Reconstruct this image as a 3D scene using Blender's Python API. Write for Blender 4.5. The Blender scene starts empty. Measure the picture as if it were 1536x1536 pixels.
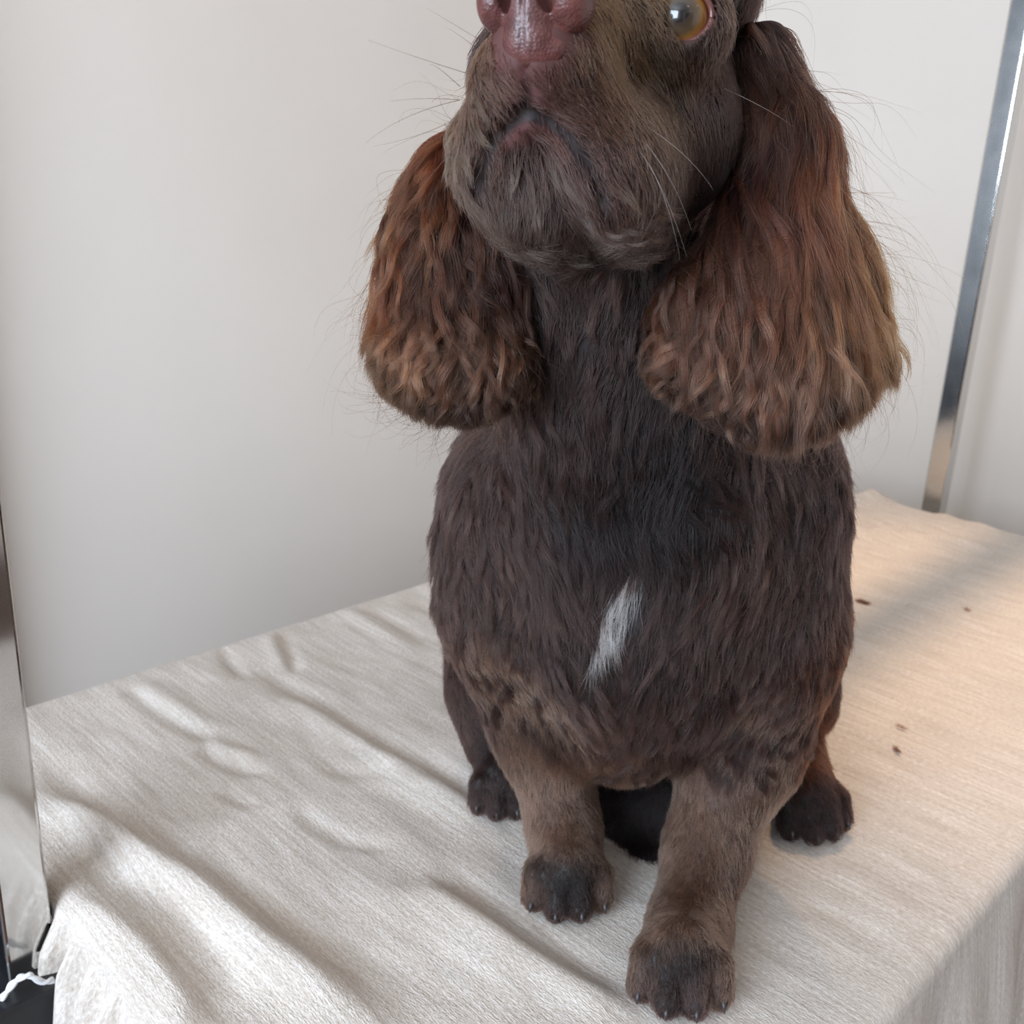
import bpy, bmesh, math, random
import numpy as np
from mathutils import Vector, Matrix

rng = np.random.default_rng(11)
random.seed(5)

# ------------------------------------------------------------------ camera
SC = bpy.context.scene
COL = SC.collection
FPX = 1507.0                       # focal length in pixels of the 1536 px frame
H = 0.45                           # camera height above the table top (world z = 0)
_d = np.array([559 - 768, 5426 - 768, FPX]); _d /= np.linalg.norm(_d)
_up = -_d
_fw = np.array([0, 0, 1.0]) - _d * _d[2]; _fw /= np.linalg.norm(_fw)
_rt = np.cross(_fw, _up)
MW = np.array([_rt, _fw, _up])     # camera axes (x right, y down, z forward) -> world
CAM = np.array([0, 0, H])

def ray(px, py):
    return MW @ np.array([(px - 768) / FPX, (py - 768) / FPX, 1.0])

def at(px, py, Y):
    r = ray(px, py)
    return CAM + r * (Y / r[1])

def ground(px, py, z=0.0):
    r = ray(px, py)
    return CAM + r * ((z - H) / r[2])

def proj(p):
    q = (np.atleast_2d(p) - CAM) @ MW
    return q[:, :2] / q[:, 2:3] * FPX + 768

cam_d = bpy.data.cameras.new('camera')
cam = bpy.data.objects.new('camera', cam_d); COL.objects.link(cam)
cx, cy, cz = MW[:, 0], -MW[:, 1], -MW[:, 2]
cam.matrix_world = Matrix(((cx[0], cy[0], cz[0], 0), (cx[1], cy[1], cz[1], 0), (cx[2], cy[2], cz[2], H), (0, 0, 0, 1)))
cam_d.sensor_width = 36; cam_d.sensor_fit = 'HORIZONTAL'
cam_d.lens = 36 * FPX / 1536
cam_d.clip_start = 0.01
cam_d.dof.use_dof = True
cam_d.dof.focus_distance = 0.45
cam_d.dof.aperture_fstop = 16.0
SC.camera = cam

# table frame: U runs along the table away from the camera, N across it to the left
U = ray(2322, 351); U[2] = 0; U /= np.linalg.norm(U)
N = np.array([-U[1], U[0], 0.0])
Z = np.array([0, 0, 1.0])
def un(u, n, z=0.0):
    return U * u + N * n + Z * z
ANG = math.atan2(U[1], U[0])
U0, U1, N0, N1 = 0.188, 1.525, 0.158, 0.849     # table top edges

# ------------------------------------------------------------------ world, lights, exposure
SC.view_settings.view_transform = 'Standard'
SC.view_settings.look = 'None'
SC.view_settings.gamma = 1.0
SC.view_settings.use_curve_mapping = False
SC.view_settings.exposure = 0.15

def s2l(c):
    c = np.array(c, float) / 255.0
    return np.where(c <= 0.04045, c / 12.92, ((c + 0.055) / 1.055) ** 2.4)

SC.cycles.use_denoising = True
SC.cycles.denoising_prefilter = 'NONE'
SC.cycles.sample_clamp_indirect = 3.0
w = bpy.data.worlds.new('world'); SC.world = w; w.use_nodes = True
w.node_tree.nodes['Background'].inputs[0].default_value = (0.80, 0.88, 1.0, 1)
w.node_tree.nodes['Background'].inputs[1].default_value = 0.35

def area(name, loc, target, sx, sy, power, color, spread=math.pi, shape='RECTANGLE'):
    l = bpy.data.lights.new(name, 'AREA'); l.shape = shape; l.size = sx; l.size_y = sy
    l.energy = power; l.color = color; l.spread = spread
    o = bpy.data.objects.new(name, l); COL.objects.link(o)
    o.location = loc
    o.rotation_euler = (Vector(target) - Vector(loc)).to_track_quat('-Z', 'Y').to_euler()
    return o
# daylight through the window behind and left of the camera
WIN_C = un(-1.75, -0.02, 0.75)
area('window_daylight', WIN_C, WIN_C + U * 1 - Z * 0.12, 1.5, 1.25, 80, (0.73, 0.85, 1.0))
# warm ceiling spots
SPOT = un(1.18, 0.696, 1.58)
sl = bpy.data.lights.new('ceiling_spot_light', 'SPOT'); sl.energy = 74; sl.color = (1.0, 0.67, 0.42)
sl.spot_size = math.radians(46); sl.spot_blend = 1.0; sl.shadow_soft_size = 0.03
so = bpy.data.objects.new('ceiling_spot_light', sl); COL.objects.link(so); so.location = SPOT
for k, (u_, n_) in enumerate(((0.10, -0.95), (1.18, -0.95), (0.45, 0.95))):     # other downlights, dim warm fill; the last added to brighten the left wall
    l2 = bpy.data.lights.new('downlight_fill', 'SPOT'); l2.energy = 5; l2.color = (1.0, 0.66, 0.40)
    l2.spot_size = math.radians(130); l2.spot_blend = 1.0; l2.shadow_soft_size = 0.05
    o2 = bpy.data.objects.new('downlight_fill', l2); COL.objects.link(o2); o2.location = un(u_, n_, 1.58)
so.rotation_euler = (Vector(un(1.12, 0.28, 0)) - Vector(SPOT)).to_track_quat('-Z', 'Y').to_euler()

# ------------------------------------------------------------------ materials
def mat(name, color, rough=0.6, metal=0.0, **kw):
    m = bpy.data.materials.new(name); m.use_nodes = True
    b = m.node_tree.nodes['Principled BSDF']
    c = s2l(color)
    b.inputs['Base Color'].default_value = (*c, 1)
    b.inputs['Roughness'].default_value = rough
    b.inputs['Metallic'].default_value = metal
    for k, v in kw.items():
        b.inputs[k].default_value = v
    return m

class NT:
    def __init__(s, m):
        s.t = m.node_tree; s.b = s.t.nodes['Principled BSDF']
    def n(s, typ, **kw):
        x = s.t.nodes.new(typ)
        for k, v in kw.items():
            if isinstance(v, bpy.types.NodeSocket): s.t.links.new(v, x.inputs[k.replace('_', ' ')])
            elif k in x.bl_rna.properties and k not in ('name',): setattr(x, k, v)
            else: x.inputs[k.replace('_', ' ')].default_value = v
        return x
    def l(s, a, b): s.t.links.new(a, b)
    def ramp(s, fac, stops):
        r = s.n('ShaderNodeValToRGB'); s.l(fac, r.inputs[0])
        e = r.color_ramp.elements
        while len(e) < len(stops): e.new(0.5)
        for el, (p, c) in zip(e, stops):
            el.position = p; el.color = (*s2l(c), 1) if not np.isscalar(c) else (c, c, c, 1)
        return r
    def noise(s, vec, scale, detail=3, rough=0.5):
        x = s.n('ShaderNodeTexNoise'); s.l(vec, x.inputs['Vector'])
        x.inputs['Scale'].default_value = scale; x.inputs['Detail'].default_value = detail; x.inputs['Roughness'].default_value = rough
        return x.outputs['Fac']
    def bump(s, h, strength, dist, prev=None):
        x = s.n('ShaderNodeBump'); s.l(h, x.inputs['Height'])
        x.inputs['Strength'].default_value = strength; x.inputs['Distance'].default_value = dist
        if prev: s.l(prev, x.inputs['Normal'])
        s.l(x.outputs[0], s.b.inputs['Normal'])
        return x.outputs[0]
    def mapping(s, vec, scale, rot=(0, 0, 0)):
        x = s.n('ShaderNodeMapping'); s.l(vec, x.inputs[0])
        x.inputs['Scale'].default_value = scale; x.inputs['Rotation'].default_value = rot
        return x.outputs[0]

def wall_mat():
    m = mat('wall_paint', (236, 228, 219), 0.75)
    t = NT(m); g = t.n('ShaderNodeNewGeometry').outputs['Position']
    a = t.noise(g, 2.2, 3)
    r = t.ramp(a, [(0.3, (233, 225, 216)), (0.7, (239, 232, 224))])
    t.l(r.outputs[0], t.b.inputs['Base Color'])
    t.bump(t.noise(g, 60, 2), 0.05, 0.004)
    return m

def chrome_mat():
    m = mat('chrome', (205, 203, 200), 0.09, 1.0)
    t = NT(m); g = t.n('ShaderNodeNewGeometry').outputs['Position']
    t.bump(t.noise(g, 5, 1), 0.05, 0.01)
    a = t.noise(g, 45, 4)
    r = t.ramp(a, [(0.35, 0.09), (0.75, 0.13)])
    t.l(r.outputs[0], t.b.inputs['Roughness'])
    return m

def cloth_mat():
    m = mat('cloth_weave', (214, 204, 192), 0.9)
    t = NT(m); uv = t.n('ShaderNodeUVMap').outputs[0]        # metres: x along the table, y across it
    # slubby threads run across the table (along y)
    s1 = t.noise(t.mapping(uv, (1000, 240, 1)), 1.0, 2, 0.6)
    s2 = t.noise(t.mapping(uv, (340, 16, 1)), 1.0, 3, 0.6)
    s3 = t.noise(t.mapping(uv, (60, 6, 1)), 1.0, 3)
    s4 = t.noise(t.mapping(uv, (700, 1100, 1)), 1.0, 1)
    mx = t.n('ShaderNodeMath', operation='MULTIPLY_ADD'); t.l(s1, mx.inputs[0]); mx.inputs[1].default_value = 0.55
    m2 = t.n('ShaderNodeMath', operation='MULTIPLY'); t.l(s2, m2.inputs[0]); m2.inputs[1].default_value = 0.45
    t.l(m2.outputs[0], mx.inputs[2])
    r = t.ramp(mx.outputs[0], [(0.32, (180, 168, 156)), (0.50, (210, 200, 190)), (0.68, (237, 233, 229))])
    r3 = t.ramp(s3, [(0.3, 0.90), (0.7, 1.0)])
    mm = t.n('ShaderNodeMix', data_type='RGBA', blend_type='MULTIPLY'); mm.inputs[0].default_value = 1.0
    t.l(r.outputs[0], mm.inputs[6]); t.l(r3.outputs[0], mm.inputs[7])
    t.l(mm.outputs[2], t.b.inputs['Base Color'])
    p = t.bump(mx.outputs[0], 0.8, 0.0022)
    t.bump(s4, 0.5, 0.0008, p)
    t.b.inputs['Sheen Weight'].default_value = 0.15
    return m

def wood_mat(name, dark, light):
    m = mat(name, dark, 0.45)
    t = NT(m); g = t.n('ShaderNodeNewGeometry').outputs['Position']
    a = t.noise(t.mapping(g, (9, 1.2, 9), (0, 0, ANG)), 1.5, 4)
    r = t.ramp(a, [(0.3, dark), (0.7, light)])
    t.l(r.outputs[0], t.b.inputs['Base Color'])
    return m

M_wall = wall_mat(); M_chrome = chrome_mat(); M_cloth = cloth_mat()
M_floor = wood_mat('floor_wood', (62, 42, 32), (88, 62, 47))
M_door = wood_mat('door_wood', (70, 40, 28), (98, 60, 42))
M_white = mat('white_paint', (225, 225, 222), 0.5)
M_black = mat('black_plastic', (22, 24, 28), 0.38)
M_black2 = mat('black_rubber', (14, 15, 17), 0.7)
M_cord = mat('white_cord', (225, 226, 228), 0.8)

# ------------------------------------------------------------------ object helpers
def link(o, parent=None):
    COL.objects.link(o)
    if parent is not None: o.parent = parent
    return o
def tag(o, label=None, cat=None, group=None, kind=None):
    if label: o['label'] = label
    if cat: o['category'] = cat
    if group: o['group'] = group
    if kind: o['kind'] = kind
    return o
def empty(name, loc):
    o = bpy.data.objects.new(name, None); COL.objects.link(o); o.location = loc; o.empty_display_size = 0.02
    return o
def mesh_obj(name, verts, faces, m, parent=None, smooth=True):
    me = bpy.data.meshes.new(name)
    me.from_pydata([tuple(map(float, v)) for v in verts], [], [tuple(map(int, f)) for f in faces])
    me.update()
    if smooth: me.shade_smooth()
    me.materials.append(m)
    o = bpy.data.objects.new(name, me); link(o)
    if parent is not None:
        o.parent = parent
        o.matrix_parent_inverse = Matrix.Translation(parent.location).inverted()
    return o
def box_bm(bm, cu, cn, cz_, su, sn, sz, bev=0.0):
    """box aligned to the table frame"""
    r = bmesh.ops.create_cube(bm, size=1.0)
    vs = r['verts']
    for v in vs:
        p = un(cu + v.co.x * su, cn + v.co.y * sn, cz_ + v.co.z * sz)
        v.co = Vector(p)
    if bev > 0:
        es = list({e for v in vs for e in v.link_edges})
        bmesh.ops.bevel(bm, geom=es, offset=bev, segments=3, profile=0.5, affect='EDGES')
def bm_obj(name, bm, m, parent=None, smooth=False):
    me = bpy.data.meshes.new(name); bm.to_mesh(me); bm.free()
    if smooth: me.shade_smooth()
    me.materials.append(m)
    o = bpy.data.objects.new(name, me); link(o)
    if parent is not None:
        o.parent = parent
        o.matrix_parent_inverse = Matrix.Translation(parent.location).inverted()
    return o
def box(name, cu, cn, cz_, su, sn, sz, m, parent=None, bev=0.0):
    bm = bmesh.new(); box_bm(bm, cu, cn, cz_, su, sn, sz, bev)
    return bm_obj(name, bm, m, parent)
def tube_mesh(pts, radii, seg=10):
    pts = np.array(pts, float); n = len(pts)
    t = np.gradient(pts, axis=0); t /= np.linalg.norm(t, axis=1)[:, None]
    a = np.array([0.0, 0, 1]) if abs(t[0][2]) < 0.9 else np.array([1.0, 0, 0])
    V = []; F = []
    x = np.cross(t[0], a); x /= np.linalg.norm(x)
    for i in range(n):
        x = x - t[i] * (x @ t[i]); x /= np.linalg.norm(x); y = np.cross(t[i], x)
        for k in range(seg):
            th = 2 * math.pi * k / seg
            V.append(pts[i] + radii[i] * (math.cos(th) * x + math.sin(th) * y))
    for i in range(n - 1):
        for k in range(seg):
            F.append((i * seg + k, i * seg + (k + 1) % seg, (i + 1) * seg + (k + 1) % seg, (i + 1) * seg + k))
    F.append(tuple(range(seg))[::-1]); F.append(tuple(range((n - 1) * seg, n * seg)))
    return V, F

# ------------------------------------------------------------------ the room
FZ, CZ = -0.80, 1.62
UA, UB, NA, NB = -2.1, 1.74, -2.3, 1.16
uc, nc = (UA + UB) / 2, (NA + NB) / 2
def struct(o): o['kind'] = 'structure'; return o
struct(box('floor', uc, nc, FZ - 0.03, UB - UA + .2, NB - NA + .2, 0.06, M_floor))
struct(box('ceiling', uc, nc, CZ + 0.03, UB - UA + .2, NB - NA + .2, 0.06, M_wall))
struct(box('wall_left', uc, NB + 0.05, (FZ + CZ) / 2, UB - UA + .2, 0.1, CZ - FZ, M_wall))
struct(box('wall_back', UB + 0.05, nc, (FZ + CZ) / 2, 0.1, NB - NA, CZ - FZ, M_wall))
struct(box('wall_right', uc, NA - 0.05, (FZ + CZ) / 2, UB - UA + .2, 0.1, CZ - FZ, M_wall))
# front wall, built around the window opening
wz0, wz1 = 0.10, 1.42
def front():
    bm = bmesh.new()
    cu = UA - 0.05
    n0, n1 = -0.80, 0.76
    box_bm(bm, cu, (n1 + NB) / 2, (FZ + CZ) / 2, 0.1, NB - n1, CZ - FZ)
    box_bm(bm, cu, (NA + n0) / 2, (FZ + CZ) / 2, 0.1, n0 - NA, CZ - FZ)
    box_bm(bm, cu, (n0 + n1) / 2, (FZ + wz0) / 2, 0.1, n1 - n0, wz0 - FZ)
    box_bm(bm, cu, (n0 + n1) / 2, (CZ + wz1) / 2, 0.1, n1 - n0, CZ - wz1)
    return struct(bm_obj('wall_front', bm, M_wall))
front()
def window():
    bm = bmesh.new(); cu = UA + 0.0
    n0, n1 = -0.80, 0.76
    for n_ in (n0 + .03, (n0 + n1) / 2, n1 - .03): box_bm(bm, cu, n_, (wz0 + wz1) / 2, 0.06, 0.06, wz1 - wz0)
    for z_ in (wz0 + .03, wz1 - .03): box_bm(bm, cu, (n0 + n1) / 2, z_, 0.06, n1 - n0, 0.06)
    return struct(bm_obj('window_1', bm, M_white))
window()
def door():
    bm = bmesh.new(); cn = NA + 0.02
    for cu in (-0.55, 0.30):
        box_bm(bm, cu, cn, -0.80 + 1.02, 0.82, 0.045, 2.04)
        for z_ in (-0.30, 0.62): box_bm(bm, cu, cn + 0.025, z_, 0.56, 0.02, 0.72, 0.008)
    return struct(bm_obj('door_1', bm, M_door))
door()

def reflection_panel():  # unseen dark door, added so the far post has something dark to reflect
    bm = bmesh.new(); box_bm(bm, -0.10, NB - 0.02, 0.22, 0.84, 0.045, 2.04)
    for z_ in (-0.30, 0.62): box_bm(bm, -0.10, NB - 0.045, z_, 0.56, 0.02, 0.72, 0.008)
    return struct(bm_obj('post_reflection_panel', bm, mat('dark_blue_paint', (58, 66, 78), 0.5)))
reflection_panel()

# ------------------------------------------------------------------ table under the cloth
tab = empty('grooming_table', un((U0 + U1) / 2, (N0 + N1) / 2, FZ))
tag(tab, 'black-edged grooming table hidden under the cream cloth', 'table')
box('tabletop', (U0 + U1) / 2, (N0 + N1) / 2, -0.024, U1 - U0 - 0.012, N1 - N0 - 0.012, 0.03, M_black, tab, 0.006)
for su in (U0 + 0.12, U1 - 0.12):
    for sn in (N0 + 0.09, N1 - 0.09):
        box('leg', su, sn, (FZ - 0.04) / 2, 0.035, 0.035, -0.04 - FZ, M_chrome, tab, 0.004)

# ------------------------------------------------------------------ cloth
def vnoise(x, y, seed=0):
    xi = np.floor(x).astype(np.int64); yi = np.floor(y).astype(np.int64)
    fx = x - xi; fy = y - yi
    def hsh(a, b):
        h = (a * 374761393 + b * 668265263 + seed * 974634777) & 0x7fffffff
        h = ((h ^ (h >> 13)) * 1274126177) & 0x7fffffff
        return ((h ^ (h >> 16)) & 0xffff) / 65535.0
    sx = fx * fx * (3 - 2 * fx); sy = fy * fy * (3 - 2 * fy)
    return ((hsh(xi, yi) * (1 - sx) + hsh(xi + 1, yi) * sx) * (1 - sy) + (hsh(xi, yi + 1) * (1 - sx) + hsh(xi + 1, yi + 1) * sx) * sy) * 2 - 1

def toUN(pts):
    out = []
    for p in pts:
        g = ground(*p); out.append((g @ U, g @ N))
    return np.array(out)

# folds: list of (pixel polyline, height in mm, width in mm, taper at the two ends)
FOLDS = [
    # big ridge and valley running from the post to the lower middle
    ([(40, 1172), (61, 1184), (117, 1221), (225, 1287), (300, 1332), (356, 1378), (422, 1440), (500, 1500), (600, 1570)], 13, 17),
    ([(56, 1132), (122, 1198), (188, 1235), (263, 1282), (328, 1320), (403, 1381), (469, 1413), (563, 1460), (628, 1482)], -7, 13),
    ([(70, 1263), (155, 1300), (263, 1356), (305, 1420), (330, 1484), (360, 1560)], -7, 15),
    ([(84, 1340), (155, 1376), (211, 1426), (263, 1484), (305, 1536)], 8, 9),
    ([(178, 1024), (225, 1057), (263, 1085), (328, 1113), (365, 1118)], -4, 9),
    ([(205, 1020), (250, 1052), (300, 1085), (360, 1100)], 3, 10),
    ([(296, 1115), (324, 1141), (375, 1160), (410, 1160)], -4, 7),
    ([(310, 1100), (345, 1128), (400, 1143)], 3, 8),
    ([(365, 990), (422, 1020), (469, 1048), (516, 1076), (586, 1123), (647, 1146), (718, 1198), (760, 1230)], -7, 11),
    ([(390, 1040), (470, 1075), (560, 1125), (620, 1160), (690, 1205), (760, 1262)], 7, 17),
    ([(422, 945), (431, 973), (446, 1012)], -5, 7),
    ([(400, 940), (412, 975), (425, 1005)], 3, 9),
    ([(324, 960), (345, 990), (366, 1022)], -4, 7),
    ([(535, 905), (580, 925), (650, 965)], -4, 9),
    ([(500, 905), (550, 935), (640, 985)], 4, 10),
    ([(240, 1290), (305, 1263), (347, 1235), (436, 1200)], 1.6, 3),
    ([(336, 1180), (350, 1200), (385, 1212)], -3, 6),
    ([(440, 1210), (470, 1240), (520, 1265), (600, 1272)], -3, 8),
    ([(640, 1300), (700, 1340), (810, 1414), (880, 1455), (952, 1500)], -7, 12),
    ([(620, 1320), (690, 1368), (790, 1430), (900, 1500), (960, 1540)], 7, 16),
    ([(520, 1330), (600, 1350), (700, 1410), (800, 1490)], 4, 20),
    ([(470, 1150), (540, 1160), (600, 1150), (660, 1180)], -2.5, 9),
    # far end: bunched lumps
    ([(1290, 783), (1350, 790), (1430, 797), (1470, 806)], -9, 16),
    ([(1270, 752), (1340, 752), (1400, 757), (1450, 762)], 20, 17),
    ([(1380, 757), (1440, 757), (1470, 772), (1500, 795)], 30, 19),
    ([(1280, 800), (1350, 806), (1420, 814), (1500, 830)], 9, 14),
    ([(1400, 772), (1450, 778), (1490, 792)], 12, 12),
    ([(1290, 808), (1350, 820), (1420, 830)], -3, 9),
    ([(1310, 1005), (1370, 1008), (1480, 1020)], 3, 9),
    ([(1250, 1090), (1330, 1110), (1430, 1140)], 2, 14),
    ([(1240, 1300), (1300, 1330), (1380, 1400)], 2, 16),
]

def build_cloth():
    step = 0.003
    hang_u0, hang_u1, hang_r, hang_l = 0.26, 0.22, 0.34, 0.10
    us = np.arange(U0 - hang_u0, U1 + hang_u1, step); ns = np.arange(N0 - hang_r, N1 + hang_l, step)
    A, B = np.meshgrid(us, ns, indexing='ij')
    R = 0.05                                           # rounded corner of the top
    qa = np.clip(A, U0 + R, U1 - R); qb = np.clip(B, N0 + R, N1 - R)
    da, db = A - qa, B - qb
    dist = np.hypot(da, db)
    nx = np.where(dist > 1e-9, da / np.maximum(dist, 1e-9), 0); ny = np.where(dist > 1e-9, db / np.maximum(dist, 1e-9), 0)
    e = dist - R                                       # >0: beyond the edge
    r = 0.014                                          # edge rounding
    arc = r * math.pi / 2
    ep = np.maximum(e + r, 0)
    th = np.clip(ep / r, 0, math.pi / 2)
    out = np.where(ep < arc, r * np.sin(th), r + 0.03 * (1 - np.exp(-(ep - arc) * 6)))
    z = np.where(ep < arc, -r * (1 - np.cos(th)), -r - (ep - arc))
    # waves of the hanging part
    per = np.where(np.abs(nx) > np.abs(ny), B, A) + 0.5 * np.arctan2(ny, nx)
    hang = np.clip((ep - arc) / 0.10, 0, 1)
    near = np.clip((U0 + 0.01 - A) / 0.02, 0, 1) * np.clip((B - N0) / 0.1, 0, 1)
    wave = 0.007 * np.sin(per * 38) + 0.005 * np.sin(per * 71 + 1.3)
    # the near end, gathered beside the post: deep vertical folds
    wn = 0.0075 * np.sin((B - 0.57) * 235 + 0.6) + 0.003 * np.sin((B - 0.57) * 470 + 1) + 0.003
    wave = wave * (1 - near) + wn * near
    hang = np.maximum(hang, near * np.clip((ep - arc * .5) / 0.03, 0, 1))
    out = out + hang * wave
    # heights of the top
    h = np.zeros_like(A)
    for pts, amp, wid in FOLDS:
        P = toUN(pts); amp *= 1e-3; wid *= 1e-3
        # dense resample
        seg = np.linalg.norm(np.diff(P, axis=0), axis=1); cum = np.concatenate([[0], np.cumsum(seg)])
        s = np.linspace(0, cum[-1], max(int(cum[-1] / 0.004), 6))
        pu = np.interp(s, cum, P[:, 0]); pn = np.interp(s, cum, P[:, 1])
        # smooth the polyline
        for _ in range(6):
            pu[1:-1] = (pu[:-2] + 2 * pu[1:-1] + pu[2:]) / 4; pn[1:-1] = (pn[:-2] + 2 * pn[1:-1] + pn[2:]) / 4
        m = wid * 3
        i0, i1 = np.searchsorted(us, [pu.min() - m, pu.max() + m]); j0, j1 = np.searchsorted(ns, [pn.min() - m, pn.max() + m])
        if i1 <= i0 or j1 <= j0: continue
        a = A[i0:i1, j0:j1]; b = B[i0:i1, j0:j1]
        best = np.full(a.shape, 1e9); tt = np.zeros(a.shape)
        for k in range(len(s)):
            dd = (a - pu[k]) ** 2 + (b - pn[k]) ** 2
            sel = dd < best
            best = np.where(sel, dd, best); tt = np.where(sel, s[k] / cum[-1], tt)
        taper = np.clip(tt / 0.22, 0, 1) * np.clip((1 - tt) / 0.22, 0, 1)
        taper = taper * taper * (3 - 2 * taper) * 0.9 + 0.1 * (tt > 0) * (tt < 1)
        h[i0:i1, j0:j1] += amp * np.exp(-best / (wid ** 2)) * taper
    # broad unevenness and little ripples across the table
    left = np.clip((B - 0.33) / 0.12, 0, 1)
    h += (0.0022 * vnoise(A * 16, B * 5, 1) + 0.0012 * vnoise(A * 38, B * 9, 2)) * (0.35 + 0.65 * left)
    h += 0.0007 * vnoise(A * 80, B * 22, 3) * (0.4 + 0.6 * left)
    h += 0.0005 * vnoise(A * 60, B * 60, 4)
    fl = np.clip(1 - (e + r) / 0.02, 0, 1)
    fl = np.where(e > -r, fl, 1.0)
    edge_keep = np.clip((-e) / 0.03, 0.25, 1)
    h = np.where(h < -0.0045, -0.0045 - 0.6 * (1 - np.exp((h + 0.0045) / 0.004)) * 0.004, h)
    z = z + h * fl * edge_keep
    # flat under the dog's feet is kept by the gentle height of the folds there
    pa = qa + nx * (R - r + out) * (dist > R - r) + np.where(dist > R - r, 0, da)
    pb = qb + ny * (R - r + out) * (dist > R - r) + np.where(dist > R - r, 0, db)
    X = pa[..., None] * U + pb[..., None] * N + z[..., None] * Z
    nu, nn = A.shape
    idx = np.arange(nu * nn).reshape(nu, nn)
    keep = np.ones((nu - 1, nn - 1), bool)
    Am, Bm = A[:-1, :-1], B[:-1, :-1]
    # the cloth stops at the near end left of the post, and only hangs right of it
    keep &= ~((Am < U0 - 0.012) & (Bm > 0.573 + 0.10 * np.clip(U0 - 0.02 - Am, 0, 0.2)))
    q = np.stack([idx[:-1, :-1], idx[1:, :-1], idx[1:, 1:], idx[:-1, 1:]], -1)[keep]
    me = bpy.data.meshes.new('tablecloth')
    V = X.reshape(-1, 3)
    me.vertices.add(len(V)); me.vertices.foreach_set('co', V.ravel())
    me.loops.add(len(q) * 4); me.loops.foreach_set('vertex_index', q.ravel().astype(np.int32))
    me.polygons.add(len(q)); me.polygons.foreach_set('loop_start', np.arange(0, len(q) * 4, 4, dtype=np.int32))
    me.update(calc_edges=True)
    uvl = me.uv_layers.new(name='uv')
    hangs = (A < U0 - 0.006)[..., None]              # the turned-over end: threads run down it
    fh = hangs.reshape(-1)[q[:, 2]]
    au = A.reshape(-1)[q]; bu = B.reshape(-1)[q]
    uvs = np.where(fh[:, None, None], np.stack([bu, au], -1), np.stack([au, bu], -1))
    uvl.data.foreach_set('uv', uvs.reshape(-1).astype(np.float32))
    me.shade_smooth(); me.materials.append(M_cloth)
    # drop loose vertices
    bm = bmesh.new(); bm.from_mesh(me)
    bmesh.ops.delete(bm, geom=[v for v in bm.verts if not v.link_faces], context='VERTS')
    bm.to_mesh(me); bm.free()
    o = bpy.data.objects.new('tablecloth', me); link(o)
    tag(o, 'crumpled cream woven cloth draped over the table under the dog', 'tablecloth')
    sol = o.modifiers.new('thickness', 'SOLIDIFY'); sol.thickness = 0.0015; sol.offset = -1
    return us, ns, z
build_cloth()

# ------------------------------------------------------------------ chrome posts, clamp, cord, overhead bar
PW = 0.030
PN = 0.580 + 0.012
def post(name, cu, z0, label, clamp_side):
    e = empty(name, un(cu, PN, z0)); tag(e, label, 'post')
    bm = bmesh.new(); box_bm(bm, cu, PN, (z0 + 0.955) / 2, PW, PW, 0.955 - z0, 0.0025)
    bm_obj('square_tube', bm, M_chrome, e)
    bm = bmesh.new()
    box_bm(bm, cu - 0.004 * clamp_side, PN, -0.072, 0.062, 0.075, 0.05, 0.004)
    box_bm(bm, cu + 0.045 * clamp_side, PN, -0.090, 0.10, 0.055, 0.018, 0.003)
    bm_obj('clamp', bm, M_black, e)
    V, F = tube_mesh([un(cu + 0.06 * clamp_side, PN, -0.10), un(cu + 0.06 * clamp_side, PN, -0.16)], [0.006, 0.006], 12)
    k = mesh_obj('clamp_screw', V, F, M_black2, e)
    return e
POST_A = U0 - PW / 2 - 0.003
post('grooming_post', POST_A, -0.07, 'square chrome post at the near left end of the table', 1)
POST_B = U1 + 0.062
post('grooming_post', POST_B, -0.07, 'square chrome post at the far right end of the table', -1)
b = empty('crossbar', un((POST_A + POST_B) / 2, PN, 0.957)); tag(b, 'chrome overhead bar joining the tops of both grooming posts', 'bar')
box('bar_tube', (POST_A + POST_B) / 2, PN, 0.975, POST_B - POST_A + 0.06, 0.032, 0.032, M_chrome, b, 0.003)
# ceiling spot the warm light comes from
sp = empty('ceiling_spot', SPOT + Z * 0.03); tag(sp, 'round warm ceiling spot above the far half of the table', 'lamp')
V, F = tube_mesh([SPOT + Z * 0.012, SPOT + Z * 0.05], [0.05, 0.05], 24); mesh_obj('spot_rim', V, F, M_white, sp)

def cord():
    key = [((-14, 1520), 0.500), ((8, 1490), 0.500), ((25, 1468), 0.500), ((45, 1461), 0.502), ((62, 1474), 0.506), ((80, 1470), 0.512)]
    pts = [at(p[0], p[1], Y) for p, Y in key]
    pts = np.array(pts); t = np.linspace(0, len(pts) - 1, 40)
    P = np.stack([np.interp(t, range(len(pts)), pts[:, k]) for k in range(3)], 1)
    for _ in range(8): P[1:-1] = (P[:-2] + 2 * P[1:-1] + P[2:]) / 4
    e = empty('cord', P[0]); tag(e, 'thin white cord looping over the black clamp beside the cloth', 'cord')
    t2 = np.linspace(0, 9, 40)
    for k in (0, 1):
        off = np.stack([np.cos(t2 * 2 + k * math.pi), np.zeros(40), np.sin(t2 * 2 + k * math.pi)], 1) * 0.0011
        V, F = tube_mesh(P + off, [0.0014] * 40, 8); mesh_obj('strand', V, F, M_cord, e)
cord()

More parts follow.
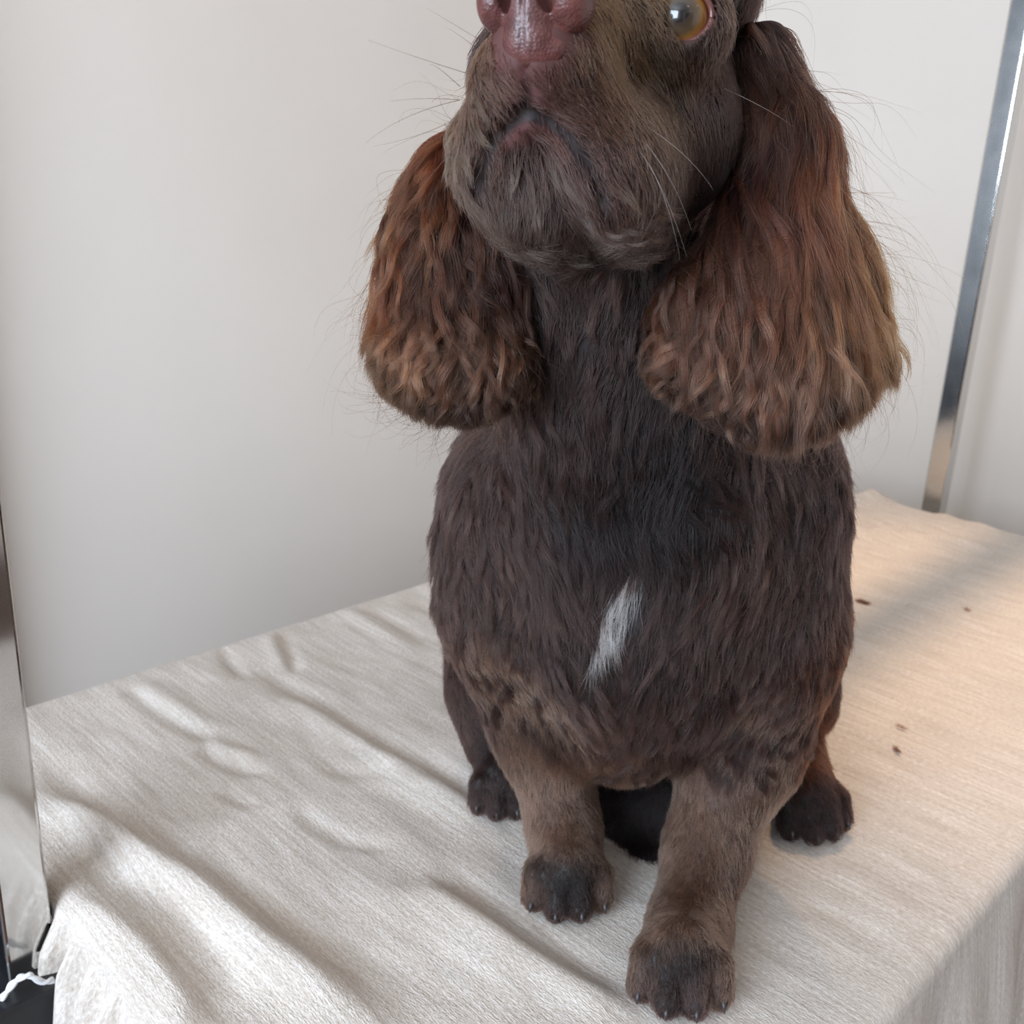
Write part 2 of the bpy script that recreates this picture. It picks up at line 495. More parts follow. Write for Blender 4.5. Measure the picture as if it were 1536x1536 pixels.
# ------------------------------------------------------------------ implicit surfaces
class Field:
    def __init__(s, lo, hi, h):
        s.lo = np.array(lo, float); s.h = h
        s.n = np.ceil((np.array(hi) - s.lo) / h).astype(int) + 1
        s.d = np.full(s.n, 0.2, np.float32)
        s.ax = [s.lo[k] + h * np.arange(s.n[k]) for k in range(3)]
    def _box(s, lo, hi):
        i0 = np.maximum(np.floor((np.array(lo) - s.lo) / s.h).astype(int), 0)
        i1 = np.minimum(np.ceil((np.array(hi) - s.lo) / s.h).astype(int) + 1, s.n)
        sl = tuple(slice(a, b) for a, b in zip(i0, i1))
        g = np.meshgrid(*[s.ax[k][sl[k]] for k in range(3)], indexing='ij', sparse=True)
        return sl, g
    def _blend(s, sl, d, k, sub=False):
        a = s.d[sl]
        if sub:
            d = -d
            h = np.clip(0.5 - 0.5 * (a - d) / k, 0, 1)
            s.d[sl] = a * (1 - h) + d * h + k * h * (1 - h)
        else:
            h = np.clip(0.5 + 0.5 * (a - d) / k, 0, 1)
            s.d[sl] = a * (1 - h) + d * h - k * h * (1 - h)
    def cone(s, a, ra, b, rb, k=0.015, m=0.03, sub=False, flat=None):
        a = np.array(a, float); b = np.array(b, float); R = max(ra, rb) + m + k
        sl, (x, y, z) = s._box(np.minimum(a, b) - R, np.maximum(a, b) + R)
        ab = b - a; L2 = max(ab @ ab, 1e-12)
        t = np.clip(((x - a[0]) * ab[0] + (y - a[1]) * ab[1] + (z - a[2]) * ab[2]) / L2, 0, 1)
        d = np.sqrt((x - a[0] - ab[0] * t) ** 2 + (y - a[1] - ab[1] * t) ** 2 + (z - a[2] - ab[2] * t) ** 2) - (ra + (rb - ra) * t)
        s._blend(sl, d, k, sub)
    def ell(s, c, r, k=0.015, rot=None, m=0.03, sub=False):
        """ellipsoid, rot = 3x3 with the local axes as rows"""
        c = np.array(c, float); r = np.array(r, float); Rm = r.max() + m + k
        sl, (x, y, z) = s._box(c - Rm, c + Rm)
        x = x - c[0]; y = y - c[1]; z = z - c[2]
        if rot is not None:
            q = [rot[i][0] * x + rot[i][1] * y + rot[i][2] * z for i in range(3)]
        else: q = [x, y, z]
        k0 = np.sqrt((q[0] / r[0]) ** 2 + (q[1] / r[1]) ** 2 + (q[2] / r[2]) ** 2)
        k1 = np.sqrt((q[0] / r[0] ** 2) ** 2 + (q[1] / r[1] ** 2) ** 2 + (q[2] / r[2] ** 2) ** 2)
        d = k0 * (k0 - 1) / np.maximum(k1, 1e-6)
        d = np.where(k0 < 0.05, -r.min(), d)
        s._blend(sl, d, k, sub)
    def floor(s, z0):
        zz = s.ax[2][None, None, :]
        s.d = np.maximum(s.d, (z0 - zz).astype(np.float32))
    def sample(s, p):
        q = (p - s.lo) / s.h
        q = np.clip(q, 0, np.array(s.n) - 1.001)
        i = q.astype(int); f = q - i
        x, y, z = i.T; fx, fy, fz = f.T
        D = s.d
        return ((D[x, y, z] * (1 - fx) + D[x + 1, y, z] * fx) * (1 - fy) + (D[x, y + 1, z] * (1 - fx) + D[x + 1, y + 1, z] * fx) * fy) * (1 - fz) + \
               ((D[x, y, z + 1] * (1 - fx) + D[x + 1, y, z + 1] * fx) * (1 - fy) + (D[x, y + 1, z + 1] * (1 - fx) + D[x + 1, y + 1, z + 1] * fx) * fy) * fz
    def grad(s, p, e=None):
        e = e or max(s.h, .0028) if s.h > .001 else s.h
        g = np.stack([s.sample(p + np.eye(3)[k] * e) - s.sample(p - np.eye(3)[k] * e) for k in range(3)], 1)
        return g / np.maximum(np.linalg.norm(g, axis=1)[:, None], 1e-9)
    def hit(s, px, py, t0=0.25, t1=1.2):
        r = ray(px, py); t = t0 / r[1] + np.arange(0, (t1 - t0), s.h * 0.5)
        P = CAM + r * t[:, None]
        inside = np.all((P > s.lo + 2 * s.h) & (P < s.lo + s.h * (np.array(s.n) - 3)), axis=1)
        d = np.where(inside, s.sample(P), 1.0)
        w_ = np.where(d < 0)[0]
        if len(w_): return P[w_[0]]
        return P[np.argmin(d)]
    def mesh(s, smooth=2):
        D = s.d; S = D < 0
        nx, ny, nz = D.shape
        c = np.zeros((nx - 1, ny - 1, nz - 1), np.int8)
        for i in (0, 1):
            for j in (0, 1):
                for k in (0, 1): c += S[i:nx - 1 + i, j:ny - 1 + j, k:nz - 1 + k]
        act = np.argwhere((c > 0) & (c < 8))
        vid = np.full(c.shape, -1, np.int64); vid[tuple(act.T)] = np.arange(len(act))
        acc = np.zeros((len(act), 3)); cnt = np.zeros(len(act))
        offs = [(i, j, k) for i in (0, 1) for j in (0, 1) for k in (0, 1)]
        for a in offs:
            for ax in range(3):
                if a[ax] == 1: continue
                b_ = list(a); b_[ax] = 1
                pa = act + a; pb = act + b_
                da = D[tuple(pa.T)]; dbb = D[tuple(pb.T)]
                m = (da < 0) != (dbb < 0)
                t = np.where(m, da / np.where(m, da - dbb, 1), 0)
                pos = np.array(a, float)[None] + np.zeros((len(act), 3)); pos[:, ax] = t
                acc += pos * m[:, None]; cnt += m
        V = s.lo + (act + acc / np.maximum(cnt, 1)[:, None]) * s.h
        F = []
        for ax in range(3):
            sl0 = [slice(None)] * 3; sl1 = [slice(None)] * 3
            sl0[ax] = slice(0, -1); sl1[ax] = slice(1, None)
            m = S[tuple(sl0)] != S[tuple(sl1)]
            e = np.argwhere(m)
            o1, o2 = [(1, 2), (2, 0), (0, 1)][ax]
            ok = (e[:, o1] > 0) & (e[:, o2] > 0) & (e[:, o1] < D.shape[o1] - 1) & (e[:, o2] < D.shape[o2] - 1)
            e = e[ok]
            def v(d1, d2):
                q = e.copy(); q[:, o1] += d1; q[:, o2] += d2
                return vid[tuple(q.T)]
            f = np.stack([v(-1, -1), v(0, -1), v(0, 0), v(-1, 0)], 1)
            flip = S[tuple(e.T)]
            f = np.where(flip[:, None], f, f[:, ::-1])
            F.append(f)
        F = np.concatenate(F); F = F[(F >= 0).all(1)]
        return V, F

# ------------------------------------------------------------------ the dog's body
RT = MW[:, 0]; DN = MW[:, 1]; FWD = MW[:, 2]
Fh = np.array([-0.34, -0.84, 0.423]); Fh /= np.linalg.norm(Fh)     # where the muzzle points
Rh = np.array([0.927, -0.375, 0.0]); Rh /= np.linalg.norm(Rh)
Uh = np.cross(Fh, Rh) if np.cross(Fh, Rh)[2] > 0 else np.cross(Rh, Fh)
HR = np.array([Rh, Uh, Fh])
A = at
NOSE_C = A(803, 10, 0.392)
EYE_C = A(1020, 31, 0.4345)
EYE_R = 0.0124

def body_field(h=0.002):
    f = Field((-0.14, 0.33, -0.012), (0.36, 1.02, 0.60), h)
    # trunk
    f.ell(A(960, 872, .628), (.101, .113, .120), .03)                     # chest barrel
    f.ell(A(968, 720, .63), (.104, .095, .085), .04)                      # withers / upper chest
    f.cone(A(962, 1000, .60), .075, A(946, 1062, .575), .036, .03)        # brisket
    rump = np.array([.145, .83, .105]); 
    f.ell(rump, (.105, .12, .110), .04)
    f.cone(A(965, 700, .66), .085, rump + Z * .03, .095, .05)             # back sloping down to the rump
    # neck
    f.cone(A(935, 250, .545), .052, A(955, 690, .60), .082, .03)
    f.cone(A(880, 400, .52), .032, A(900, 620, .555), .045, .03)          # throat
    # skull and muzzle
    f.ell(A(985, -40, .505), (.046, .041, .052), .02, HR)
    f.ell(A(985, 190, .487), (.036, .036, .043), .02)                     # right cheek
    f.ell(A(815, 130, .52), (.034, .034, .040), .02)                      # left cheek, behind the muzzle
    f.cone(NOSE_C - Fh * .0115 - Uh * .007, .0172, A(905, 60, .452), .0285, .012)   # muzzle bridge
    f.cone(A(885, 30, .444), .019, A(960, -30, .475), .030, .015)             # stop / brow
    # upper lip pads and hanging lips
    f.cone(A(757, 115, .408), .0120, A(746, 262, .432), .0150, .008)
    f.cone(A(748, 225, .43), .0155, A(770, 250, .47), .02, .012)
    f.cone(A(850, 120, .404), .0155, A(925, 265, .424), .0195, .008)
    f.cone(A(925, 265, .424), .0190, A(950, 318, .446), .016, .012)
    f.cone(A(850, 315, .445), .017, A(950, 325, .455), .015, .012)
    f.cone(A(925, 230, .43), .022, A(985, 200, .47), .030, .015)
    f.cone(A(792, 100, .3985), .0098, A(792, 150, .406), .009, .010)       # philtrum pad
    # lower jaw
    f.cone(A(800, 213, .421), .0105, A(803, 285, .4335), .0195, .005)
    f.cone(A(803, 290, .435), .019, A(880, 310, .52), .036, .012)
    f.ell(A(760, 262, .44), (.014, .016, .016), .006)
    f.ell(A(850, 285, .437), (.016, .016, .018), .006)
    # groove between the upper lips
    # eye socket
    f.ell(EYE_C + FWD * .006, (.021, .021, .021), .012)
    f.ell(EYE_C - FWD * .003, (.0136, .0136, .0136), .002, sub=True)
    # shoulders and forelegs
    f.ell(A(748, 800, .625), (.040, .055, .075), .03)
    f.ell(A(1163, 800, .615), (.041, .055, .082), .03)
    f.cone(A(765, 930, .61), .044, A(815, 1085, .625), .034, .025)
    f.cone(A(815, 1085, .625), .032, A(847, 1245, .585), .0215, .02)
    f.cone(A(1150, 950, .595), .050, A(1112, 1110, .60), .040, .025)
    f.cone(A(1112, 1110, .60), .036, A(1062, 1270, .565), .0255, .02)
    f.cone(A(1062, 1270, .565), .0255, A(1032, 1395, .515), .0225, .015)
    f.cone(A(820, 1060, .61), .030, A(925, 1108, .585), .026, .02)         # fold of the elbow to the brisket
    # hind legs
    f.cone(rump + np.array([-.08, -.05, -.01]), .06, A(738, 1035, .715), .034, .03)
    f.cone(A(733, 980, .735), .034, A(748, 1078, .70), .030, .015)
    f.cone(rump + np.array([.06, -.05, -.01]), .06, A(1200, 1040, .715), .026, .03)
    f.cone(A(1205, 960, .735), .024, A(1212, 1060, .72), .020, .015)
    # groin between the forelegs
    f.cone(A(955, 1200, .665), .045, A(960, 1285, .645), .030, .02)
    f.cone(A(965, 1270, .63), .020, A(968, 1300, .615), .020, .015)
    return f

CLAWS = []
def paw(f, toe_g, fw, wrist, rw, size=1.0):
    """toe_g ground point at the toe tips, fw direction the paw points in"""
    fw = np.array(fw, float); fw[2] = 0; fw /= np.linalg.norm(fw)
    sd = np.array([fw[1], -fw[0], 0.0])
    s = size
    mc = toe_g - fw * .030 * s + Z * .021 * s
    f.cone(wrist, rw, mc + Z * .004 * s, .019 * s, .014)
    f.ell(mc, (.021 * s, .019 * s, .0155 * s), .006)
    for lat, back in ((-.0205, .010), (-.0072, .001), (.0072, .0), (.0205, .009)):
        tip = toe_g + sd * lat * s - fw * (back + .008) * s + Z * .0095 * s
        root = mc + sd * lat * .75 * s + Z * .002 * s
        mid = tip * .5 + root * .5 + Z * .0055 * s
        f.cone(root, .0085 * s, mid, .0088 * s, .003)
        f.cone(mid, .0088 * s, tip, .0078 * s, .0022)
        CLAWS.append((tip + fw * .0066 * s + sd * lat * .10 + Z * .0005, fw + sd * lat * 8, s))

bf = body_field()
FRG = ground(1020, 1543, .002); FLG = ground(852, 1395, .002)
RLG = ground(760, 1236, .002); RRG = ground(1240, 1272, .002)
paw(bf, FRG, (-.10, -1, 0), A(1032, 1395, .515), .0225, 1.08)
paw(bf, FLG, (.02, -1, 0), A(847, 1245, .585), .0215, 1.06)
paw(bf, RLG, (.10, -1, 0), A(737, 1100, .715), .022, .96)
paw(bf, RRG, (.30, -1, 0), A(1192, 1130, .715), .022, 1.05)
_ph = np.array([bf.hit(*p) for p in [(788, 85), (789, 110), (790, 140), (790, 168)]])
for q0, q1 in zip(_ph[:-1], _ph[1:]): bf.cone(q0, .0011, q1, .0014, .002, sub=True)
_lr = np.array([bf.hit(*p) for p in [(790, 166), (820, 180), (850, 202), (885, 247), (902, 300)]])
_ll = np.array([bf.hit(*p) for p in [(790, 166), (768, 178), (745, 196), (722, 232), (713, 285)]])
for pl in (_lr, _ll):
    for q0, q1 in zip(pl[:-1], pl[1:]): bf.cone(q0, .0024, q1, .0024, .003, sub=True)
for _s in (-1, 1): bf.ell(NOSE_C + np.array([_s * .0078, -.001, .008]) @ HR, (.0055, .0080, .0100), .002, HR, sub=True)
bf.floor(-0.001)
BV, BF = bf.mesh()

M_skin = mat('skin_body', (44, 31, 27), 0.7)
M_lip = M_skin
def body_material():
    m = mat('dog_skin', (30, 21, 19), 0.65)
    t = NT(m)
    a = t.n('ShaderNodeAttribute'); a.attribute_name = 'skin'
    t.l(a.outputs['Color'], t.b.inputs['Base Color'])
    return m
M_body = body_material()

def sdist(P, pts):
    """distance from points P to a polyline"""
    best = np.full(len(P), 1e9)
    pts = np.array(pts, float)
    for a, b_ in zip(pts[:-1], pts[1:]):
        ab = b_ - a
        t = np.clip(((P - a) @ ab) / (ab @ ab), 0, 1)
        best = np.minimum(best, np.linalg.norm(P - a - t[:, None] * ab, axis=1))
    return best

LIP_PINK = np.array([bf.hit(*p) for p in [(752, 205), (772, 194), (795, 190), (818, 196), (840, 210)]])
PHIL = _ph
LIPLINE_R = np.array([bf.hit(*p) for p in [(800, 168), (850, 200), (885, 245), (905, 300)]])
LIPLINE_L = np.array([bf.hit(*p) for p in [(780, 168), (745, 195), (722, 230), (712, 280)]])

dog = mesh_obj('dog', BV, BF, M_body)
tag(dog, 'chocolate brown spaniel sitting upright on the cream cloth, looking up', 'dog')
def skin_colors():
    P = BV
    base = SKIN0.copy()
    def mixin(dist, r0, r1, col):
        wgt = np.clip(1 - (dist - r0) / (r1 - r0), 0, 1)[:, None]
        return base * (1 - wgt) + s2l(col) * wgt
    base = mixin(sdist(P, PHIL), .005, .014, (92, 60, 58))
    base = mixin(sdist(P, PHIL), .0010, .0024, (30, 16, 17))  # shade of the philtrum groove painted into the skin colour
    base = mixin(sdist(P, LIP_PINK), .004, .009, (114, 76, 74))
    base = mixin(np.minimum(sdist(P, _lr), sdist(P, _ll)), .0034, .006, (30, 18, 18))  # dark gap of the mouth painted as shade along the lip lines
    base = mixin(np.linalg.norm(P - NOSE_C, axis=1), .0235, .0285, (84, 50, 47))
    base = mixin(np.linalg.norm(P - EYE_C, axis=1), .0145, .0175, (78, 46, 41))
    ca = dog.data.color_attributes.new('skin', 'FLOAT_COLOR', 'POINT')
    ca.data.foreach_set('color', np.concatenate([base, np.ones((len(P), 1))], 1).astype(np.float32).ravel())

# ---- nose
def nose_material():
    m = mat('nose_leather', (112, 66, 64), 0.40)
    t = NT(m); o = t.n('ShaderNodeTexCoord').outputs['Object']
    v = t.n('ShaderNodeTexVoronoi'); v.inputs['Scale'].default_value = 900; t.l(o, v.inputs['Vector'])
    p = t.bump(v.outputs['Distance'], 0.42, 0.0006)
    t.bump(t.noise(o, 300, 3), 0.25, 0.0008, p)
    r = t.ramp(t.noise(o, 130, 3), [(0.35, (84, 47, 44)), (0.65, (112, 67, 62))])
    a = t.n('ShaderNodeAttribute'); a.attribute_name = 'tint'
    mm = t.n('ShaderNodeMix', data_type='RGBA', blend_type='MULTIPLY'); mm.inputs[0].default_value = 1.0
    t.l(r.outputs[0], mm.inputs[6]); t.l(a.outputs['Color'], mm.inputs[7])
    t.l(mm.outputs[2], t.b.inputs['Base Color'])
    t.b.inputs['Coat Weight'].default_value = 0.22; t.b.inputs['Coat Roughness'].default_value = 0.25
    t.b.inputs['Subsurface Weight'].default_value = 0.08; t.b.inputs['Subsurface Radius'].default_value = (.004, .002, .001)
    return m
def build_nose():
    f = Field((-.032, -.036, -.025), (.032, .026, .03), .0008)
    f.ell((0, .004, 0), (.0170, .0130, .0120), .004, m=.012)
    for sgn in (-1, 1):
        f.ell((sgn * .0138, .0010, .0005), (.0078, .0100, .0108), .002, m=.012)
    f.ell((0, -.001, .0030), (.0062, .0115, .0088), .005, m=.012)                       # columella
    f.cone((-.0092, -.0140, -.0040), .0044, (.0092, -.0140, -.0040), .0044, .005, m=.012)   # lower shelf
    f.ell((0, -.0115, .0000), (.0085, .0080, .0065), .005, m=.012)
    f.cone((-.004, -.0165, -.0040), .0034, (.004, -.0165, -.0040), .0034, .005, m=.012)
    for sgn in (-1, 1):
        f.ell((sgn * .0076, .0000, .0095), (.0031, .0066, .0095), .0012, m=.01, sub=True)
        f.cone((sgn * .0076, -.0045, .0118), .0018, (sgn * .0125, -.0095, .0072), .0016, .0010, m=.01, sub=True)
        f.cone((sgn * .0125, -.0095, .0072), .0016, (sgn * .0220, -.0088, .0005), .0014, .0010, m=.01, sub=True)
    f.cone((0, .003, .0124), .0004, (0, -.010, .0098), .0009, .0012, m=.01, sub=True)
    f.cone((0, -.010, .0096), .0009, (0, -.024, .0005), .0011, .0012, m=.01, sub=True)
    V, F = f.mesh()
    W = NOSE_C + V @ HR
    o = mesh_obj('nose', W, F, nose_material(), dog)
    o['label'] = 'liver-brown wet nose with two nostrils'
    tint = np.ones((len(V), 4), np.float32)
    mid = np.exp(-(V[:, 0] / .0055) ** 2) * np.clip((V[:, 2]) / .006, 0, 1)
    tint[:, :3] = 1 - mid[:, None] * (1 - np.array([.88, 1.30, 1.45]))
    ca = o.data.color_attributes.new('tint', 'FLOAT_COLOR', 'POINT'); ca.data.foreach_set('color', tint.ravel())
    return f
nf = build_nose()

# ---- eyes
def eye_material():
    m = mat('eye', (90, 60, 30), 0.25)
    t = NT(m); o = t.n('ShaderNodeTexCoord').outputs['Object']
    sep = t.n('ShaderNodeSeparateXYZ'); t.l(o, sep.inputs[0])
    l = t.n('ShaderNodeVectorMath', operation='LENGTH')
    cmb = t.n('ShaderNodeCombineXYZ'); t.l(sep.outputs[0], cmb.inputs[0]); t.l(sep.outputs[1], cmb.inputs[1]); t.l(cmb.outputs[0], l.inputs[0])
    mr = t.n('ShaderNodeMath', operation='DIVIDE'); t.l(l.outputs['Value'], mr.inputs[0]); mr.inputs[1].default_value = 0.0124
    nz = t.noise(t.mapping(o, (1, 1, .2)), 700, 3)
    ad = t.n('ShaderNodeMath', operation='MULTIPLY_ADD'); t.l(nz, ad.inputs[0]); ad.inputs[1].default_value = 0.10; t.l(mr.outputs[0], ad.inputs[2])
    r = t.ramp(ad.outputs[0], [(0.30, (16, 12, 14)), (0.36, (58, 48, 42)), (0.62, (88, 70, 50)), (0.76, (150, 104, 46)), (0.90, (128, 78, 32)), (0.97, (40, 22, 16))])
    t.l(r.outputs[0], t.b.inputs['Base Color'])
    t.b.inputs['Coat Weight'].default_value = 1.0; t.b.inputs['Coat Roughness'].default_value = 0.02
    return m
M_eye = eye_material()
M_lid = mat('eyelid_skin', (104, 64, 58), 0.33, 0.0)
M_lid.node_tree.nodes['Principled BSDF'].inputs['Coat Weight'].default_value = 0.3
def build_eye(c, look, label):
    look = np.array(look, float); look /= np.linalg.norm(look)
    bm = bmesh.new(); bmesh.ops.create_uvsphere(bm, u_segments=48, v_segments=32, radius=EYE_R)
    for v in bm.verts:                                   # cornea bulge
        q = v.co.z / EYE_R
        if q > 0.55: v.co.z += 0.0016 * ((q - 0.55) / 0.45) ** 1.3
    o = bm_obj('eye', bm, M_eye, None, True)
    rot = Vector(look).to_track_quat('Z', 'Y')
    o.matrix_world = Matrix.Translation(Vector(c)) @ rot.to_matrix().to_4x4()
    o.parent = dog; o['label'] = label
    # eyelid ring lying on the ball, a little wider than tall
    xl = np.array(rot @ Vector((1, 0, 0))); yl = np.array(rot @ Vector((0, 1, 0)))
    if xl @ RT < 0: xl = -xl
    if yl[2] < 0: yl = -yl
    pts = []
    for k in range(49):
        th = 2 * math.pi * k / 48
        rx, ry = .0122, (.0108 if math.sin(th) < 0 else .0100)
        x, y = rx * math.cos(th), ry * math.sin(th)
        z = math.sqrt(max((EYE_R + .0012) ** 2 - x * x - y * y, (.0042) ** 2))
        pts.append(np.array(c) + xl * x + yl * y + look * z * (0.95 if math.sin(th) < 0 else 1.05))
    rad = [.0012 + .0013 * max(0, -math.sin(2 * math.pi * k / 48)) for k in range(49)]
    V, F = tube_mesh(pts, rad, 10)
    e = mesh_obj('eyelid', V, F[:-2], M_lid); e.parent = o; e.matrix_parent_inverse = o.matrix_world.inverted()
    e['label'] = 'pinkish brown eyelid rim'
    return o
LOOK = CAM - EYE_C; LOOK /= np.linalg.norm(LOOK)
build_eye(EYE_C, LOOK + Uh * .12 - RT * .05 + np.array([0, 0, .1]), 'amber eye with dark pupil')
EYE2_C = EYE_C - Rh * .052 + Fh * 0.0
build_eye(EYE2_C, Fh * .85 - Rh * .35 + Z * .1, 'amber eye turned away behind the muzzle')

# ---- claws
M_claw = mat('claw', (52, 48, 50), 0.4)
for i, (p, dr, s) in enumerate(CLAWS):
    dr = np.array(dr, float); dr[2] = 0; dr /= np.linalg.norm(dr)
    pts = [p - dr * .005 + Z * .0005, p - dr * .001 + Z * .001, p + dr * .0020 - Z * .0012, p + dr * .0036 - Z * .0045]
    pts = [q * [1, 1, 0] + Z * max(q[2], .0028) for q in pts]
    V, F = tube_mesh(pts, [.0020, .0019, .0014, .0005], 8)
    mesh_obj('claw', V, F, M_claw, dog)

# ---- ears (their own hanging leathers)
def ear_left():
    f = Field((-.16, .40, .28), (.06, .62, .56), .003)
    f.cone(A(775, 150, .535), .011, A(705, 250, .520), .011, .01)
    f.ell(A(664, 350, .508), (.018, .014, .036), .015)
    f.ell(A(672, 450, .503), (.026, .016, .042), .02)
    f.ell(A(677, 545, .500), (.030, .018, .027), .015)
    f.cone(A(622, 556, .500), .012, A(735, 570, .500), .015, .015)
    return f
def ear_right():
    f = Field((.02, .38, .28), (.24, .60, .60), .003)
    f.cone(A(1128, 85, .497), .012, A(1164, 200, .487), .013, .01)
    f.ell(A(1170, 330, .480), (.0225, .016, .045), .015)
    f.ell(A(1165, 470, .474), (.041, .021, .042), .02)
    f.ell(A(1155, 575, .472), (.036, .021, .026), .02)
    f.cone(A(1245, 555, .472), .018, A(1180, 590, .470), .020, .015)
    f.cone(A(1060, 470, .478), .013, A(1030, 550, .480), .013, .02)
    return f
M_ear = mat('ear_leather', (50, 32, 26), 0.7)
elf, erf = ear_left(), ear_right()
EARS = []
for f, lab in ((elf, 'long ear hanging on the left, wavy reddish brown hair'), (erf, 'long ear hanging on the right, full golden brown hair')):
    V, F = f.mesh()
    o = mesh_obj('ear', V, F, M_ear, dog); o['label'] = lab
    EARS.append((o, V, F, f))
# ------------------------------------------------------------------ fur
def hair_material():
    m = bpy.data.materials.new('fur'); m.use_nodes = True
    t = m.node_tree; t.nodes.clear()
    out = t.nodes.new('ShaderNodeOutputMaterial')
    h = t.nodes.new('ShaderNodeBsdfHairPrincipled'); h.parametrization = 'COLOR'
    a = t.nodes.new('ShaderNodeAttribute'); a.attribute_name = 'fur_color'
    t.links.new(a.outputs['Color'], h.inputs['Color'])
    h.inputs['Roughness'].default_value = 0.36
    h.inputs['IOR'].default_value = 1.42
    h.inputs['Radial Roughness'].default_value = 0.55
    h.inputs['Coat'].default_value = 0.0
    h.inputs['Random Roughness'].default_value = 0.2
    t.links.new(h.outputs[0], out.inputs['Surface'])
    return m
M_fur = hair_material()

def hair_object(name, P, R, C, parent, label=None, stuff=True):
    n, S, _ = P.shape
    cu = bpy.data.hair_curves.new(name)
    cu.add_curves([S] * n)
    cu.attributes['position'].data.foreach_set('vector', np.ascontiguousarray(P, np.float32).ravel())
    ra = cu.attributes.get('radius') or cu.attributes.new('radius', 'FLOAT', 'POINT')
    ra.data.foreach_set('value', np.ascontiguousarray(R, np.float32).ravel())
    ca = cu.attributes.new('fur_color', 'FLOAT_COLOR', 'POINT')
    ca.data.foreach_set('color', np.concatenate([C, np.ones((n, S, 1))], 2).astype(np.float32).ravel())
    cu.materials.append(M_fur)
    o = bpy.data.objects.new(name, cu); link(o)
    if parent is not None:
        o.parent = parent
        o.matrix_parent_inverse = parent.matrix_world.inverted()
    if stuff: o['kind'] = 'stuff'
    if label: o['label'] = label
    return o

def snoise(P, f, seed):
    """smooth pseudo noise in -1..1"""
    r = np.random.default_rng(seed); v = 0
    for k in range(5):
        d = r.normal(size=3); d /= np.linalg.norm(d)
        v = v + np.sin(P @ d * f * (0.7 + 0.6 * r.random()) + r.random() * 6.28)
    return v / 2.6

PAL = {                     # root colour, tip colour
    'dark':  ((50, 35, 33), (84, 66, 61)),
    'deep':  ((33, 22, 21), (52, 38, 35)),
    'taupe': ((124, 98, 84), (184, 154, 136)),
    'mid':   ((64, 46, 42), (104, 82, 74)),
    'face':  ((100, 76, 60), (172, 142, 112)),
    'gold':  ((124, 94, 70), (192, 156, 118)),
    'chin':  ((44, 34, 32), (140, 126, 118)),
    'lip':   ((104, 66, 62), (150, 112, 104)),
    'paw':   ((27, 16, 14), (46, 32, 29)),
    'toe':   ((84, 64, 60), (140, 116, 110)),
    'red':   ((84, 46, 28), (142, 86, 54)),
    'auburn': ((70, 40, 28), (112, 70, 50)),
    'earm':  ((66, 44, 36), (124, 92, 72)),
    'tan':   ((92, 64, 46), (184, 142, 104)),
    'rose':  ((90, 62, 52), (190, 150, 128)),
    'eard':  ((44, 31, 29), (76, 58, 54)),
    'white': ((150, 144, 138), (205, 200, 194)),
}
_f = lambda k: 1.0 if k == 'white' else (.33 if k in ('red', 'auburn', 'earm', 'tan', 'rose', 'eard', 'face', 'gold', 'taupe', 'lip') else .27)
def _sat(c, k):
    c = s2l(c); return c * (c / c.max()) ** (0 if k == 'white' else .38) * _f(k)
PALL = {k: (_sat(a, k), _sat(b, k) * (1.2 if k in ('tan', 'rose', 'red', 'auburn', 'earm', 'gold', 'face', 'chin') else 1.1)) for k, (a, b) in PAL.items()}

